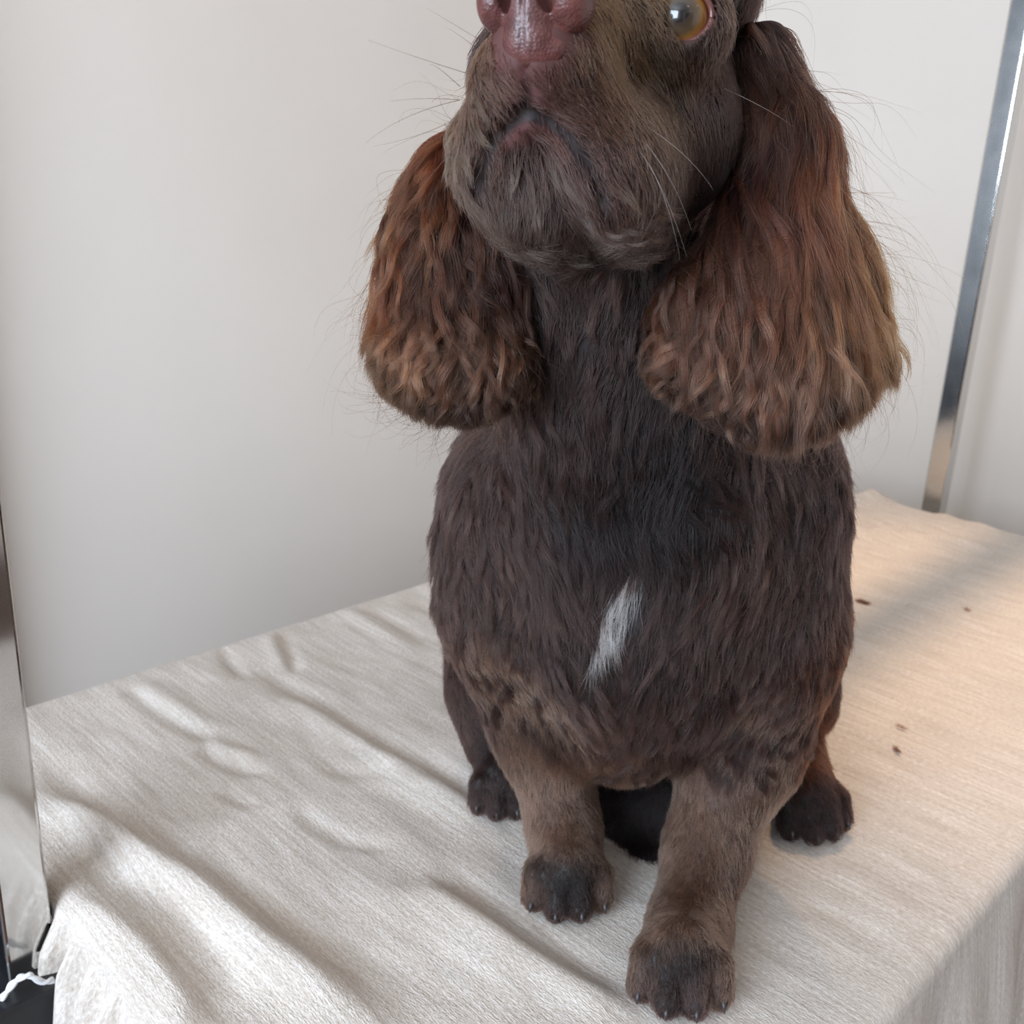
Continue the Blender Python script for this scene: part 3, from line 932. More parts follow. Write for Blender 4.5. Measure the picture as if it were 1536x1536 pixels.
def grow(field, V, F, guides, nparent, nchild, S, sigma, default, rs, r0, dens=None, reject=None, zcut=None, turb=.35, seed=1, grav=.25, patch=None, clumpk=1.15, curlk=1.0, varc=.20, frk=.8, clexp=.7, hv=.18):
    rg = np.random.default_rng(seed)
    G = np.array([g[0] for g in guides]); GD = np.array([g[1] for g in guides])
    GL = np.array([g[2] for g in guides]) * 1e-3; GLI = np.array([g[3] for g in guides]); GC = np.array([g[4] for g in guides])
    GCU = np.array([g[5] for g in guides]) * 1e-3
    SG = np.array([g[7] if len(g) > 7 else sigma for g in guides])
    GA = np.array([PALL[g[6]][0] for g in guides]); GB = np.array([PALL[g[6]][1] for g in guides])
    # parents, area weighted
    a, b, c, d = (V[F[:, k]] for k in range(4))
    nrm = np.cross(c - a, d - b); ar = np.linalg.norm(nrm, axis=1) * .5
    cen = (a + b + c + d) / 4
    wgt = ar.copy()
    nn_ = nrm / np.maximum(np.linalg.norm(nrm, axis=1)[:, None], 1e-12)
    tocam = CAM - cen; tocam /= np.linalg.norm(tocam, axis=1)[:, None]
    facing = (nn_ * tocam).sum(1)
    wgt *= np.where(facing > -.25, 1.0, .22)
    if dens is not None: wgt *= dens(cen)
    wgt *= (cen[:, 2] > .003)
    fi = rg.choice(len(F), nparent, p=wgt / wgt.sum())
    u_, v_ = rg.random((2, nparent, 1))
    P0 = (a[fi] * (1 - u_) + b[fi] * u_) * (1 - v_) + (d[fi] * (1 - u_) + c[fi] * u_) * v_
    if reject is not None:
        P0 = P0[~reject(P0)]
    n = len(P0)
    d2 = ((P0[:, None, :] - G[None]) ** 2).sum(2)
    Wt = np.exp(-d2 / (2 * SG ** 2)) + 1e-9
    wd = .004
    tot = Wt.sum(1, keepdims=True) + wd
    mixv = lambda arr, dv: (Wt @ arr + wd * np.array(dv)) / (tot if np.ndim(dv) else tot[:, 0])
    T = mixv(GD, default[0]); L = mixv(GL, default[1] * 1e-3); LI = mixv(GLI, default[2]) * .75; CLU = np.clip(mixv(GC, default[3]) * clumpk, 0, .95); CUR = mixv(GCU, default[4] * 1e-3) * curlk
    CA = mixv(GA, PALL[default[5]][0]); CB = mixv(GB, PALL[default[5]][1])
    N0_ = field.grad(P0)
    def tang(T, n_):
        T = T - n_ * (T * n_).sum(1)[:, None]
        return T / np.maximum(np.linalg.norm(T, axis=1)[:, None], 1e-6)
    T = tang(T, N0_)
    ang = turb * (snoise(P0, 75, seed + 3) + .4 * snoise(P0, 190, seed + 4)) + rg.normal(0, .12, n)
    B1 = np.cross(N0_, T)
    T = T * np.cos(ang)[:, None] + B1 * np.sin(ang)[:, None]
    L = L * np.exp(rg.normal(0, .16, n)) * (1 + .18 * snoise(P0, 150, seed + 5))
    LI = np.clip(LI * np.exp(rg.normal(0, .3, n)), .02, 1.2)
    path = np.empty((n, S, 3)); path[:, 0] = P0; p = P0.copy()
    stp = L / (S - 1)
    for i in range(1, S):
        t = i / (S - 1)
        nn2 = field.grad(p)
        Tp = tang(T, nn2)
        dr = Tp + nn2 * (LI * (1 - .9 * t))[:, None] + np.array([0, 0, -1.0]) * grav * t
        dr /= np.linalg.norm(dr, axis=1)[:, None]
        p = p + dr * stp[:, None]
        dd = field.sample(p); mo = .0007 + LI * L * .22 * math.sin(math.pi * min(t, .6))
        push = np.clip(mo - dd, 0, .02)
        p = p + nn2 * push[:, None]
        p[:, 2] = np.maximum(p[:, 2], .0012)
        T = Tp
        path[:, i] = p
    # curls
    tt = np.linspace(0, 1, S)
    ph = rg.random(n) * 6.28; om = rg.uniform(4.5, 8.5, n)
    B1 = np.cross(N0_, T)
    cu1 = (np.cos(om[:, None] * tt + ph[:, None]) - np.cos(ph)[:, None]) * CUR[:, None] * tt ** .7
    cu2 = (np.sin(om[:, None] * tt + ph[:, None]) - np.sin(ph)[:, None]) * CUR[:, None] * tt ** .7
    path += B1[:, None] * cu1[:, :, None] + N0_[:, None] * np.abs(cu2)[:, :, None] * .8
    # children
    m = nchild; N_ = n * m
    par = np.repeat(np.arange(n), m)
    rr = np.sqrt(rg.random(N_)) * rs; aa = rg.random(N_) * 6.28
    b1 = np.cross(N0_, [.31, .2, .93]); b1 /= np.linalg.norm(b1, axis=1)[:, None]; b2 = np.cross(N0_, b1)
    off = b1[par] * (rr * np.cos(aa))[:, None] + b2[par] * (rr * np.sin(aa))[:, None]
    R0 = P0[par] + off
    for _ in range(2):
        R0 = R0 - field.grad(R0) * field.sample(R0)[:, None]
    off = R0 - P0[par]
    sc = rg.uniform(.62, 1.05, N_)
    if zcut is not None:
        zc = zcut(path.reshape(-1, 3)).reshape(n, S)
        below = path[:, :, 2] < zc
        first = np.where(below.any(1), below.argmax(1), S) / (S - 1)
        sc = np.minimum(sc, np.maximum(first[par] - rg.random(N_) * .10, .12))
    ts = np.minimum(sc[:, None] * tt * (S - 1), S - 1 - 1e-6)
    i0 = ts.astype(int); fr = (ts - i0)[:, :, None]
    pp = path[par]
    ar_ = np.arange(N_)[:, None]
    pos = pp[ar_, i0] * (1 - fr) + pp[ar_, np.minimum(i0 + 1, S - 1)] * fr
    spread = 1 - CLU[par][:, None] * tt ** clexp * rg.uniform(.8, 1.1, N_)[:, None]
    pos = pos + off[:, None] * spread[:, :, None]
    fz = rg.normal(0, 1, (N_, 3)) * (L[par] * .075 * frk * np.where(rg.random(N_) < .03, 2.6, 1))[:, None]
    pos += fz[:, None] * (tt ** 1.6)[None, :, None]
    fz2 = rg.normal(0, 1, (N_, 3)) * (L[par] * .02 * frk)[:, None]
    pos += fz2[:, None] * np.sin(tt * 7)[None, :, None] * tt[None, :, None]
    pos[:, :, 2] = np.maximum(pos[:, :, 2], .0010)
    cl = np.exp(rg.normal(0, varc, n) + .16 * snoise(P0, 80, seed + 9))[par] * np.exp(rg.normal(0, hv, N_))
    mixt = np.clip(tt ** 1.1, 0, 1)[None, :, None]
    colr = (CA[par][:, None] * (1 - mixt) + CB[par][:, None] * mixt) * cl[:, None, None]
    colr = np.clip(colr, .004, .9)
    if patch is not None:
        s_ = patch(R0)
    else: s_ = np.zeros(N_, bool)
    rad = r0 * np.exp(rg.normal(0, .15, N_))[:, None] * (1 - .85 * tt[None] ** 1.8)
    return pos, rad, colr, s_

def D(dx, dy, dz=0.0):
    """direction given as seen by the camera: right, down, away"""
    return RT * dx + DN * dy + FWD * dz

def body_guides():
    g = []
    def a(px, py, dx, dy, L, li, cl, cu, key, dz=0.0, sg=.016):
        g.append((bf.hit(px, py), D(dx, dy, dz), L, li, cl, cu, key, sg))
    # muzzle left (flew)
    a(715, 110, -.5, .8, 8, .35, .4, .2, 'face'); a(705, 180, -.45, .9, 11, .35, .45, .3, 'face'); a(700, 250, -.25, 1, 12, .35, .5, .3, 'face')
    a(740, 150, -.3, .9, 5, .25, .35, .1, 'mid'); a(745, 130, -.3, .9, 4, .2, .3, .1, 'deep'); a(728, 230, -.2, 1, 8, .25, .4, .2, 'lip'); a(715, 290, 0, 1, 13, .35, .5, .4, 'chin')
    a(700, 60, -.6, .5, 8, .35, .4, .2, 'face')
    # philtrum and right lip
    a(775, 130, -.5, 1, 2.5, .2, .3, 0, 'lip'); a(805, 130, .5, 1, 2.5, .2, .3, 0, 'lip'); a(790, 165, 0, 1, 3, .2, .3, 0, 'lip')
    a(830, 120, .5, .8, 5, .25, .35, .1, 'mid'); a(860, 140, .5, .9, 7, .25, .4, .1, 'deep'); a(870, 110, .6, .7, 8, .3, .4, .2, 'deep')
    a(860, 210, .4, .9, 6, .2, .4, .1, 'lip'); a(900, 260, .35, 1, 8, .22, .4, .2, 'lip'); a(890, 200, .6, .8, 9, .25, .4, .1, 'mid')
    a(900, 90, .9, .45, 11, .3, .45, .2, 'gold'); a(940, 60, 1, .5, 9, .25, .4, .2, 'gold'); a(930, 130, .85, .55, 13, .3, .45, .3, 'gold'); a(960, 110, .8, .5, 11, .3, .4, .2, 'face')
    a(930, 190, .65, .8, 14, .3, .5, .4, 'face'); a(950, 270, .35, 1, 15, .32, .5, .5, 'mid'); a(970, 220, .5, .9, 14, .28, .45, .3, 'mid'); a(940, 340, .1, 1, 16, .35, .55, .6, 'chin')
    a(985, 320, .2, 1, 15, .3, .5, .5, 'chin')
    # chin
    a(800, 195, 0, 1, 3.5, .3, .3, 0, 'lip'); a(770, 200, -.2, 1, 4, .3, .3, 0, 'lip'); a(830, 200, .2, 1, 4, .3, .3, 0, 'lip')
    a(800, 230, 0, 1, 10, .35, .5, .3, 'chin'); a(760, 250, -.15, 1, 12, .35, .5, .3, 'chin'); a(840, 250, .1, 1, 13, .35, .5, .3, 'chin')
    a(790, 300, 0, 1, 19, .42, .62, .7, 'chin'); a(840, 310, .05, 1, 20, .42, .62, .8, 'chin'); a(745, 310, -.05, 1, 17, .4, .6, .6, 'chin')
    # cheek and under the eye
    a(1010, 110, .45, .9, 8, .15, .35, .1, 'dark'); a(1050, 150, .4, .9, 8, .15, .35, .1, 'dark'); a(1000, 170, .5, .85, 9, .15, .4, .1, 'mid'); a(1070, 110, .3, .95, 8, .15, .35, .1, 'mid')
    a(1020, 250, .4, .9, 10, .2, .4, .2, 'deep'); a(1090, 200, .2, 1, 9, .2, .4, .2, 'deep'); a(1090, 60, .5, .85, 10, .2, .4, .2, 'dark'); a(1060, 300, .2, 1, 10, .2, .4, .2, 'deep')
    a(970, 20, .6, .6, 5, .12, .3, .1, 'face'); a(1000, 80, .6, .7, 5, .12, .3, 0, 'dark'); a(1075, 30, .5, .7, 6, .15, .3, 0, 'mid')
    # throat
    a(830, 430, -.1, 1, 13, .2, .45, .3, 'mid'); a(890, 430, -.15, 1, 14, .25, .5, .4, 'mid'); a(870, 500, -.45, .9, 15, .3, .5, .6, 'mid'); a(930, 480, -.3, .95, 14, .25, .5, .5, 'dark')
    a(840, 560, -.6, .7, 15, .3, .55, .6, 'mid'); a(930, 560, -.55, .6, 15, .3, .5, .5, 'dark'); a(800, 470, .1, 1, 11, .2, .4, .2, 'deep'); a(980, 440, -.1, 1, 11, .2, .4, .2, 'deep')
    # chest
    a(880, 640, .25, 1, 18, .3, .55, .8, 'dark'); a(820, 680, -.2, 1, 17, .25, .5, .6, 'dark'); a(960, 660, .1, 1, 18, .25, .5, .6, 'deep')
    a(740, 700, -.1, 1, 14, .25, .45, .4, 'mid'); a(720, 800, -.1, 1, 15, .3, .5, .5, 'mid'); a(770, 760, .3, .9, 18, .35, .55, .8, 'dark'); a(690, 860, .0, 1, 15, .3, .5, .5, 'mid')
    a(850, 770, .15, 1, 20, .3, .55, .6, 'deep'); a(950, 760, .05, 1, 20, .28, .5, .5, 'deep'); a(1030, 720, -.05, 1, 18, .25, .5, .4, 'deep'); a(1030, 800, -.1, 1, 18, .25, .5, .4, 'deep')
    a(1130, 720, .15, 1, 15, .25, .5, .4, 'dark'); a(1200, 740, .25, 1, 14, .25, .45, .3, 'dark'); a(1150, 820, -.2, 1, 17, .28, .5, .4, 'mid'); a(1230, 820, .0, 1, 14, .25, .45, .3, 'dark')
    a(1100, 880, -.45, .9, 17, .28, .5, .4, 'mid'); a(1200, 920, -.1, 1, 14, .25, .45, .3, 'mid'); a(1020, 880, -.3, 1, 18, .28, .5, .5, 'dark')
    a(760, 880, .25, 1, 17, .3, .5, .5, 'mid'); a(850, 870, .2, 1, 20, .3, .55, .6, 'dark'); a(930, 900, -.25, 1, 16, .3, .5, .4, 'dark'); a(890, 960, .0, 1, 16, .3, .5, .4, 'dark')
    a(780, 960, .35, .9, 12, .3, .5, .5, 'dark'); a(728, 985, .3, 1, 9, .3, .3, .2, 'taupe', 0, .013); a(765, 1025, .35, 1, 9, .3, .3, .2, 'taupe', 0, .013); a(825, 1085, .35, 1, 8, .3, .3, .2, 'taupe', 0, .013); a(870, 1105, .35, 1, 8, .3, .3, .2, 'taupe', 0, .012); a(700, 930, .15, 1, 12, .3, .4, .3, 'mid'); a(865, 1030, .2, 1, 10, .25, .45, .4, 'dark'); a(960, 1000, .0, 1, 14, .28, .5, .5, 'dark')
    a(1060, 980, -.1, 1, 15, .28, .5, .5, 'mid'); a(1150, 1000, .0, 1, 12, .25, .4, .3, 'mid'); a(1070, 1060, -.3, .9, 15, .35, .55, .8, 'dark'); a(960, 1090, -.1, 1, 13, .35, .5, .6, 'mid')
    a(900, 1120, .3, .9, 10, .3, .4, .4, 'taupe'); a(950, 1160, .0, 1, 9, .35, .35, .4, 'taupe'); a(1020, 1130, .0, 1, 11, .3, .45, .5, 'mid')
    # left foreleg
    a(740, 1010, .3, 1, 9, .35, .3, .2, 'taupe'); a(800, 1060, .35, .9, 8, .35, .3, .2, 'taupe'); a(790, 1140, .1, 1, 8, .35, .3, .2, 'taupe'); a(840, 1120, .3, 1, 8, .3, .3, .2, 'mid')
    a(830, 1200, .05, 1, 8, .35, .3, .2, 'taupe'); a(880, 1200, .1, 1, 8, .35, .3, .2, 'taupe'); a(850, 1255, .0, 1, 8, .35, .3, .2, 'taupe', 0, .010); a(800, 1250, -.1, 1, 8, .35, .3, .2, 'taupe', 0, .010); a(895, 1255, .1, 1, 8, .35, .3, .2, 'taupe', 0, .010)
    # right foreleg
    a(1150, 1090, .0, 1, 9, .35, .3, .2, 'taupe'); a(1080, 1150, -.05, 1, 9, .35, .3, .2, 'taupe'); a(1040, 1220, -.05, 1, 8, .35, .3, .2, 'taupe'); a(1120, 1220, -.1, 1, 8, .35, .3, .2, 'taupe')
    a(1060, 1320, -.1, 1, 8, .35, .3, .2, 'taupe'); a(1000, 1330, -.1, 1, 8, .35, .3, .2, 'taupe'); a(1100, 1320, .05, 1, 8, .35, .3, .2, 'mid'); a(1030, 1375, -.05, 1, 7, .35, .3, .2, 'taupe', 0, .010); a(1085, 1375, .1, 1, 8, .35, .3, .2, 'taupe', 0, .010); a(985, 1385, -.2, 1, 8, .35, .3, .2, 'taupe', 0, .010)
    # paws
    for (x, y, k) in ((1015, 1440, 'paw'), (1040, 1435, 'paw'), (985, 1440, 'paw'), (1030, 1470, 'toe'), (1000, 1475, 'paw'), (1060, 1475, 'toe'), (970, 1480, 'toe'), (1015, 1510, 'paw'), (990, 1510, 'toe'), (1045, 1510, 'toe'), (1075, 1460, 'taupe'), (960, 1450, 'taupe'),
                      (850, 1300, 'paw'), (825, 1300, 'paw'), (875, 1300, 'paw'), (845, 1335, 'paw'), (815, 1340, 'toe'), (880, 1335, 'paw'), (835, 1365, 'toe'), (865, 1365, 'toe'), (905, 1330, 'taupe'), (795, 1325, 'taupe')):
        a(x, y + 14, .0, 1, 5.5, .2, .6, .2, k, -.4, .0085 if k == 'paw' else .0060)
    # hind legs
    a(700, 1000, .15, 1, 10, .25, .35, .3, 'mid'); a(690, 1080, .3, 1, 9, .3, .35, .3, 'mid'); a(735, 1090, .2, 1, 9, .3, .35, .3, 'mid')
    a(735, 1140, .05, 1, 9, .25, .4, .3, 'deep'); a(745, 1190, .0, 1, 9, .25, .6, .3, 'paw', -.4); a(730, 1205, -.1, 1, 8, .25, .6, .3, 'toe', -.4)
    a(1235, 1000, .0, 1, 10, .25, .35, .3, 'auburn'); a(1230, 1070, -.2, 1, 10, .25, .35, .3, 'auburn')
    a(1210, 1150, .4, 1, 11, .3, .5, .4, 'auburn'); a(1200, 1200, .2, 1, 10, .25, .5, .3, 'paw', -.3); a(1245, 1200, .5, 1, 11, .3, .55, .4, 'eard', -.3); a(1240, 1240, .3, 1, 9, .25, .6, .3, 'eard', -.4)
    a(960, 1240, .2, 1, 14, .3, .5, .6, 'deep'); a(965, 1290, .4, .6, 14, .3, .5, .8, 'deep')
    return g

def head_local(P):
    return (P - NOSE_C) @ HR.T

def poly_dist_px(P, pts):
    """distance in pixels from the projections of P to a pixel polyline"""
    q = proj(P); best = np.full(len(P), 1e9); pts = np.array(pts, float)
    for a_, b_ in zip(pts[:-1], pts[1:]):
        ab = b_ - a_; t = np.clip(((q - a_) @ ab) / (ab @ ab), 0, 1)
        best = np.minimum(best, np.linalg.norm(q - a_ - t[:, None] * ab, axis=1))
    return best

BLAZE = [(952, 872), (935, 905), (915, 935), (902, 965), (888, 995)]
BLAZE3 = np.array([bf.hit(*p) for p in BLAZE]); BLAZE_W = np.array([.0060, .0085, .0062, .0030, .0035])
def in_blaze(P, lim=1.0):
    d2 = np.full(len(P), 1e9)
    for k in range(len(BLAZE3) - 1):
        for s in np.linspace(0, 1, 6):
            c_ = BLAZE3[k] * (1 - s) + BLAZE3[k + 1] * s; w_ = BLAZE_W[k] * (1 - s) + BLAZE_W[k + 1] * s
            d2 = np.minimum(d2, np.linalg.norm(P - c_, axis=1) / w_)
    return d2 < lim + .25 * snoise(P, 900, 77)

def body_reject(P):
    hl = head_local(P)
    r = nf.sample(hl) < .0012
    inside = np.all(np.abs(hl - np.array([0, -.005, .002])) < np.array([.031, .030, .026]), axis=1)
    r = r & inside
    r |= np.linalg.norm(P - EYE_C, axis=1) < .0158
    r |= np.linalg.norm(P - EYE2_C, axis=1) < .0150
    r |= sdist(P, PHIL) < .0024
    r |= np.minimum(sdist(P, _lr), sdist(P, _ll)) < .0031
    return r

def body_dens(c):
    d_ = np.ones(len(c))
    head = np.linalg.norm(c - A(850, 180, .43), axis=1) < .085
    d_ = np.where(head, 3.0, d_)
    for gnd in (FRG, FLG, RLG, RRG):
        d_ = np.where(np.linalg.norm(c - gnd, axis=1) < .12, 2.3, d_)
    d_ *= np.where(np.minimum(sdist(c, LIP_PINK), sdist(c, PHIL)) < .006, .4, 1)
    return d_

BG = body_guides()
def coat_at(P):
    G = np.array([q[0] for q in BG]); S_ = np.array([q[7] for q in BG]); CA = np.array([PALL[q[6]][0] for q in BG])
    out = np.empty((len(P), 3))
    for i in range(0, len(P), 20000):
        p = P[i:i + 20000]
        W_ = np.exp(-((p[:, None] - G[None]) ** 2).sum(2) / (2 * S_ ** 2)) + 1e-9
        out[i:i + 20000] = (W_ @ CA + .004 * PALL['dark'][0]) / (W_.sum(1) + .004)[:, None]
    return out
SKIN0 = coat_at(BV) * .8
BG = [q[:2] + (q[2] * 1.35,) + q[3:] if (q[2] >= 13 and .12 < q[0][2] < .37) else q for q in BG]

def make_fur():
    default = (D(0, 1, .5), 16, .25, .45, .4, 'dark')
    LG = [q[:2] + (q[2] * 1.12, min(q[3] * 1.5, .5)) + q[4:] for q in BG if q[2] > 11]
    pos, rad, colr, s_ = grow(bf, BV, BF, BG, 25000, 11, 8, .016, default, .0056, .000125, body_dens, body_reject, seed=3, varc=.14, patch=in_blaze)
    mouth = lambda c: np.minimum(sdist(c, PHIL) - .014, np.minimum(sdist(c, _lr[:4]), sdist(c, _ll[:3])) - .004) > .004
    trunk = lambda c: mouth(c) * ((c[:, 2] > .10) & (c[:, 2] < .485)).astype(float) * (np.linalg.norm(c - EYE_C, axis=1) > .07)
    pl, rl, cl_, sl_ = grow(bf, BV, BF, LG, 1900, 40, 8, .016, default, .0060, .00011, trunk, body_reject, seed=13, turb=.75, clumpk=1.7, curlk=1.5, varc=.17, frk=.5, clexp=.5, hv=.1, patch=lambda P: in_blaze(P, 1.7))
    pl, rl, cl_ = pl[~sl_], rl[~sl_], cl_[~sl_]
    hair_object('coat', np.concatenate([pos[~s_], pl]), np.concatenate([rad[~s_], rl]), np.concatenate([colr[~s_], cl_ * 1.1]), dog, 'short to medium chocolate brown coat')
    if s_.any():
        pb = pos[s_]; n = len(pb); tt = np.linspace(0, 1, pb.shape[1])[None, :, None]
        wa, wb = PALL['white']
        c = (wa * (1 - tt) + wb * tt) * np.exp(rng.normal(0, .08, (n, 1, 1)))
        pb = pb + field_out(bf, pb)
        hair_object('chest_patch', pb, rad[s_] * 1.15, c, dog, 'white fur patch on the chest')
    # ears
    def eg(field, rows):
        return [(field.hit(px, py, .3), D(dx, dy, dz), L, li, cl, cu, key) for (px, py, dx, dy, dz, L, li, cl, cu, key) in rows]
    gl = eg(elf, [
        (712, 150, -.5, .9, 0, 34, .25, .5, 1.0, 'auburn'), (680, 200, -.55, .85, 0, 34, .3, .5, 1.2, 'auburn'), (665, 255, -.6, .85, 0, 34, .3, .55, 1.5, 'red'),
        (628, 290, -.8, .7, 0, 26, .35, .6, 1.6, 'tan'), (616, 350, -.9, .55, 0, 28, .4, .6, 1.6, 'red'), (612, 400, -1, .4, 0, 30, .5, .6, 1.6, 'red'), (610, 470, -.9, .55, 0, 28, .5, .55, 1.5, 'tan'),
        (605, 540, -.8, .7, 0, 22, .45, .5, 1.4, 'tan'), (650, 300, -.2, 1, 0, 38, .25, .55, 1.8, 'auburn'), (690, 300, .3, 1, 0, 38, .25, .55, 1.8, 'eard'), (655, 380, -.1, 1, 0, 34, .3, .55, 2.2, 'eard'),
        (700, 380, .35, .95, 0, 34, .3, .55, 2.0, 'eard'), (670, 440, -.1, 1, 0, 32, .4, .6, 3.0, 'earm'), (720, 450, .25, 1, 0, 26, .3, .55, 2.2, 'earm'), (640, 490, -.15, 1, 0, 28, .4, .6, 2.8, 'rose'),
        (690, 505, .0, 1, 0, 26, .45, .6, 3.0, 'rose'), (690, 545, .0, 1, 0, 20, .45, .6, 2.4, 'eard'), (740, 510, .15, 1, 0, 20, .35, .55, 2.5, 'earm'), (650, 560, -.2, 1, 0, 22, .5, .5, 2.2, 'earm'), (700, 575, .0, 1, 0, 18, .55, .5, 2.4, 'eard'), (745, 565, .1, 1, 0, 17, .5, .55, 2.5, 'earm'),
        (670, 600, -.1, .8, 0, 11, .6, .4, 2.0, 'eard'), (622, 572, -1, .25, 0, 32, .6, .5, 1.0, 'tan'), (640, 600, -.5, .7, 0, 14, .5, .5, 1.5, 'eard')])
    gr = eg(erf, [
        (1125, 60, .6, .7, 0, 28, .35, .5, 1.2, 'eard'), (1150, 110, .2, 1, 0, 38, .25, .5, 1.2, 'earm'), (1190, 150, .2, 1, 0, 38, .22, .5, 1.2, 'auburn'), (1130, 170, -.1, 1, 0, 34, .25, .5, 1.0, 'eard'),
        (1170, 230, .0, 1, 0, 50, .3, .6, 1.2, 'auburn'), (1205, 240, .1, 1, 0, 55, .35, .65, 1.0, 'red'), (1130, 280, -.2, 1, 0, 44, .25, .55, 1.5, 'eard'), (1240, 270, .2, 1, 0, 42, .15, .5, 1.0, 'tan'),
        (1200, 330, .05, 1, 0, 52, .35, .65, .8, 'red'), (1150, 340, -.1, 1, 0, 46, .3, .6, 1.4, 'auburn'), (1255, 350, .45, .9, 0, 36, .25, .55, 1.2, 'tan'), (1110, 360, -.4, .9, 0, 36, .35, .6, 2.0, 'earm'),
        (1270, 405, .9, .5, 0, 32, .55, .55, 1.3, 'tan'), (1180, 420, .0, 1, 0, 32, .3, .6, 2.6, 'eard'), (1100, 440, -.4, .9, 0, 30, .3, .6, 2.8, 'eard'), (1050, 480, -.45, .9, 0, 17, .4, .6, 3.2, 'earm'), (1230, 470, .3, .9, 0, 34, .4, .55, 1.8, 'earm'),  # dark keys mid-ear paint the shadow below the upper hair layer
        (1280, 500, .6, .8, 0, 28, .45, .5, 1.3, 'tan'), (1140, 490, -.25, 1, 0, 34, .45, .6, 2.0, 'earm'), (1190, 520, .05, 1, 0, 36, .45, .6, 1.4, 'rose'), (1240, 550, .35, .95, 0, 30, .45, .55, 1.3, 'rose'), (1080, 530, -.4, .9, 0, 22, .5, .6, 2.8, 'rose'),
        (1025, 560, -.5, .8, 0, 16, .5, .6, 3.0, 'earm'), (1150, 580, -.05, 1, 0, 24, .45, .55, 1.6, 'rose'), (1210, 600, .1, 1, 0, 22, .5, .5, 1.4, 'eard'), (1100, 600, -.2, 1, 0, 14, .55, .5, 2.2, 'eard'), (1150, 640, -.05, 1, 0, 10, .6, .4, 1.6, 'eard'),
        (1210, 640, .1, 1, 0, 12, .5, .4, 1.4, 'eard'), (1270, 580, .6, .7, 0, 24, .5, .5, 1.3, 'earm')])
    def cutter(pxs, Y):
        q = np.array([A(x, y, Y) for x, y in pxs]); o_ = np.argsort(q[:, 0])
        return lambda P: np.interp(P[:, 0], q[o_, 0], q[o_, 2]) + .0015 * snoise(P, 500, 5)
    cutl = cutter([(540, 540), (556, 570), (600, 612), (650, 635), (700, 643), (745, 630), (780, 600)], .49)
    cutr = cutter([(960, 560), (990, 605), (1060, 640), (1120, 675), (1160, 680), (1240, 655), (1290, 630), (1320, 580)], .455)
    for (o, V, F, f), g, cut, sd, npar in ((EARS[0], gl, cutl, 21, 1500), (EARS[1], gr, cutr, 31, 2200)):
        pos, rad, colr, _ = grow(f, V, F, g, npar, 28, 13, .016, (D(0, 1, .1), 26, .3, .7, 2.0, 'earm'), .0062, .000115, zcut=cut, turb=.4, seed=sd, grav=.35, clumpk=1.35, curlk=1.6, varc=.42, frk=.4, clexp=.5, hv=.10)
        colr = colr * .62
        base_ = (pos, rad, colr)
        LG = [q[:2] + (q[2] * 1.2 + 3, min(q[3] * 1.3, .8)) + q[4:] for q in g]
        pos, rad, colr, _ = grow(f, V, F, LG, int(npar * .34), 50, 13, .014, (D(0, 1, .1), 26, .3, .7, 2.0, 'earm'), .0075, .000115, zcut=cut, turb=.5, seed=sd + 5, grav=.30, clumpk=1.7, curlk=2.0, varc=.45, frk=.28, clexp=.42, hv=.08)
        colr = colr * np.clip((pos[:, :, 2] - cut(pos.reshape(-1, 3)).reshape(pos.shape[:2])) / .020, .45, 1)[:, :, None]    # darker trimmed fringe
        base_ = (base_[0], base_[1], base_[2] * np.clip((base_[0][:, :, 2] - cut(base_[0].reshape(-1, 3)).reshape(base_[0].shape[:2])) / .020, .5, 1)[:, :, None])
        SGD = [q[:2] + (q[2] * 1.35 + 6, 1.1) + q[4:] for q in g]
        p3, r3, c3, _ = grow(f, V, F, SGD, 420, 2, 13, .014, (D(0, 1, .1), 30, .8, .3, 3.0, 'earm'), .004, .00006, turb=1.4, seed=sd + 9, grav=.30, clumpk=.6, curlk=2.2, varc=.2, frk=2.0)
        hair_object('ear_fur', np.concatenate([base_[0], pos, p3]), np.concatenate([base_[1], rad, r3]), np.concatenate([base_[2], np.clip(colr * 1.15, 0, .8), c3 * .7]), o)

def field_out(f, P):
    """lift a bunch of hairs a little off the skin"""
    sh = P.shape; n_ = f.grad(P[:, 0])
    t = np.linspace(0, 1, sh[1])
    return n_[:, None] * (.0022 * np.minimum(t * 3, 1))[None, :, None]

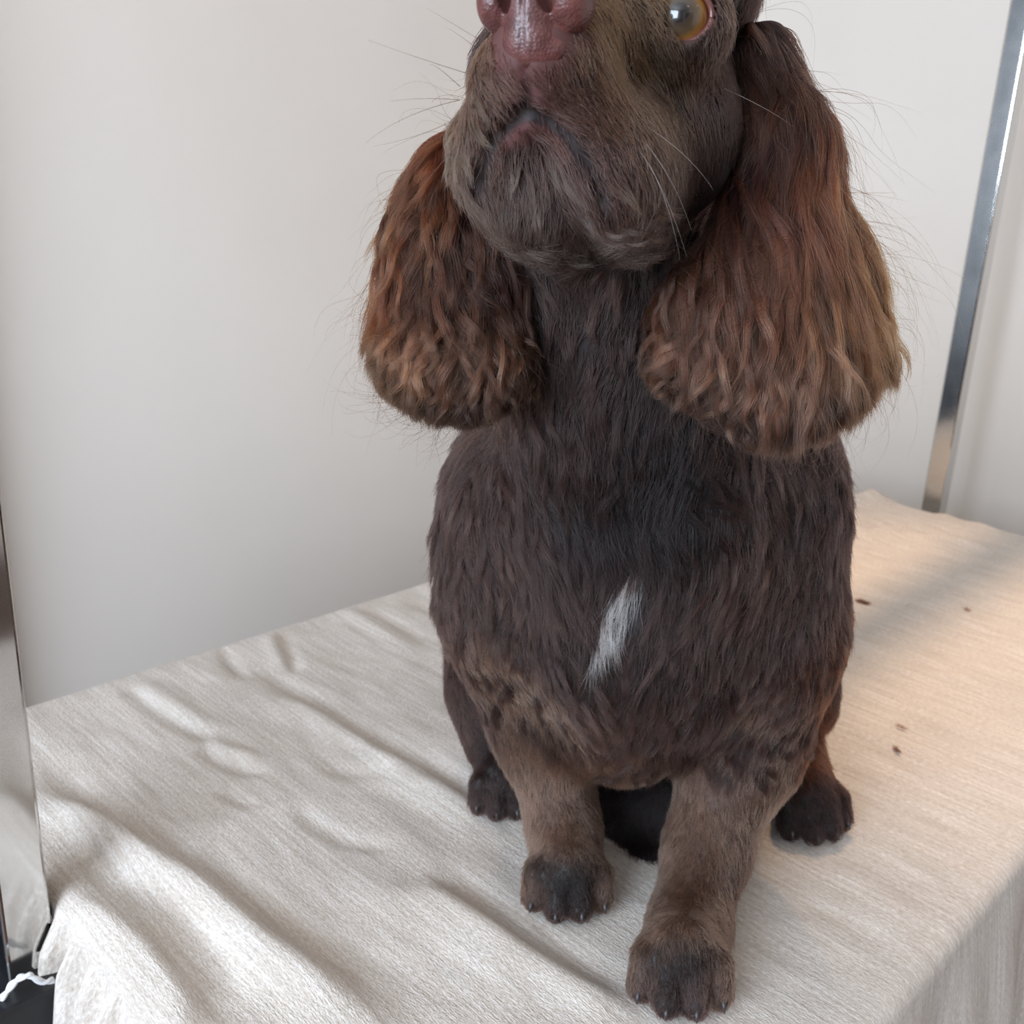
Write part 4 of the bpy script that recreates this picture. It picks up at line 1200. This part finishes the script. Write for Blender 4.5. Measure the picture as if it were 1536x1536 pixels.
def whiskers():
    rows = [((700, 110), (620, 85), (552, 60), .41), ((690, 130), (650, 92), (645, 98), .41), ((690, 150), (630, 145), (585, 152), .42), ((690, 150), (600, 170), (548, 215), .42),
            ((700, 170), (640, 205), (560, 220), .425), ((690, 215), (655, 250), (638, 275), .43), ((720, 60), (670, 30), (640, 12), .40), ((718, 75), (690, 52), (668, 40), .40),
            ((960, 205), (1010, 260), (1037, 345), .43), ((955, 220), (1000, 280), (1030, 385), .425), ((968, 235), (1005, 300), (1020, 390), .43), ((970, 190), (1035, 230), (1070, 285), .44),
            ((1080, 130), (1150, 160), (1190, 190), .45)]
    P = []
    for a_, b_, c_, Y in rows:
        p0 = bf.hit(*a_); p1 = A(*b_, p0[1] - .012); p2 = A(*c_, p0[1] - .010)
        t = np.linspace(0, 1, 12)[:, None]
        P.append(p0 * (1 - t) ** 2 + 2 * p1 * t * (1 - t) + p2 * t ** 2)
    P = np.array(P); n = len(P)
    R = np.tile(.00012 * (1 - .75 * np.linspace(0, 1, 12)), (n, 1))
    C = np.where(np.arange(n)[:, None, None] < 8, s2l((60, 46, 40)), s2l((150, 138, 132))) * np.ones((n, 12, 1))
    hair_object('whiskers', P, R, C, dog, 'long thin pale whiskers')
skin_colors(); make_fur(); whiskers()

# ------------------------------------------------------------------ clipped tufts of hair lying on the cloth
def tuft(px, py, length, width, n, dirpx, label, curve=0.0, dense=1.0, r=.00016):
    g0 = ground(px, py, .002)
    g1 = ground(px + dirpx[0], py + dirpx[1], .002); dr = g1 - g0; dr /= np.linalg.norm(dr); sd = np.array([-dr[1], dr[0], 0])
    t = np.linspace(-1, 1, 8)
    P = np.empty((n, 8, 3))
    for i in range(n):
        o_ = rng.normal(0, .35, 2); an = rng.normal(0, .16)
        d2 = dr * math.cos(an) + sd * math.sin(an)
        ln = length * rng.uniform(.5, 1)
        P[i] = g0 + sd * o_[0] * width + dr * o_[1] * length * .35 + d2 * (t[:, None] * ln * .5) + sd * (curve * (t[:, None] ** 2)) + Z * np.abs(rng.normal(.0012, .0009))
    R = np.tile(r * (1 - .6 * np.abs(t)), (n, 1))
    C = np.tile(s2l((70, 48, 38)), (n, 8, 1)) * np.exp(rng.normal(0, .2, (n, 1, 1)))
    o = hair_object('hair_clipping', P, R, C, None, None, stuff=False)
    tag(o, label, 'hair clipping', 'dog hair clippings on the cloth')
tuft(1294, 904, .016, .004, 160, (40, 12), 'dark brown hair tuft on the cloth, largest of the clippings')
tuft(1344, 1126, .011, .003, 50, (25, 30), 'small brown curved hair tuft on the cloth, nearest the right hind paw', .001)
tuft(1351, 1092, .012, .0012, 22, (40, 16), 'thin strand of brown hair just behind the small curved tuft', .0015)
tuft(1450, 915, .012, .004, 30, (40, 22), 'faint wisp of brown hair at the edge of the grey shadow band', .001, 1, .00013)
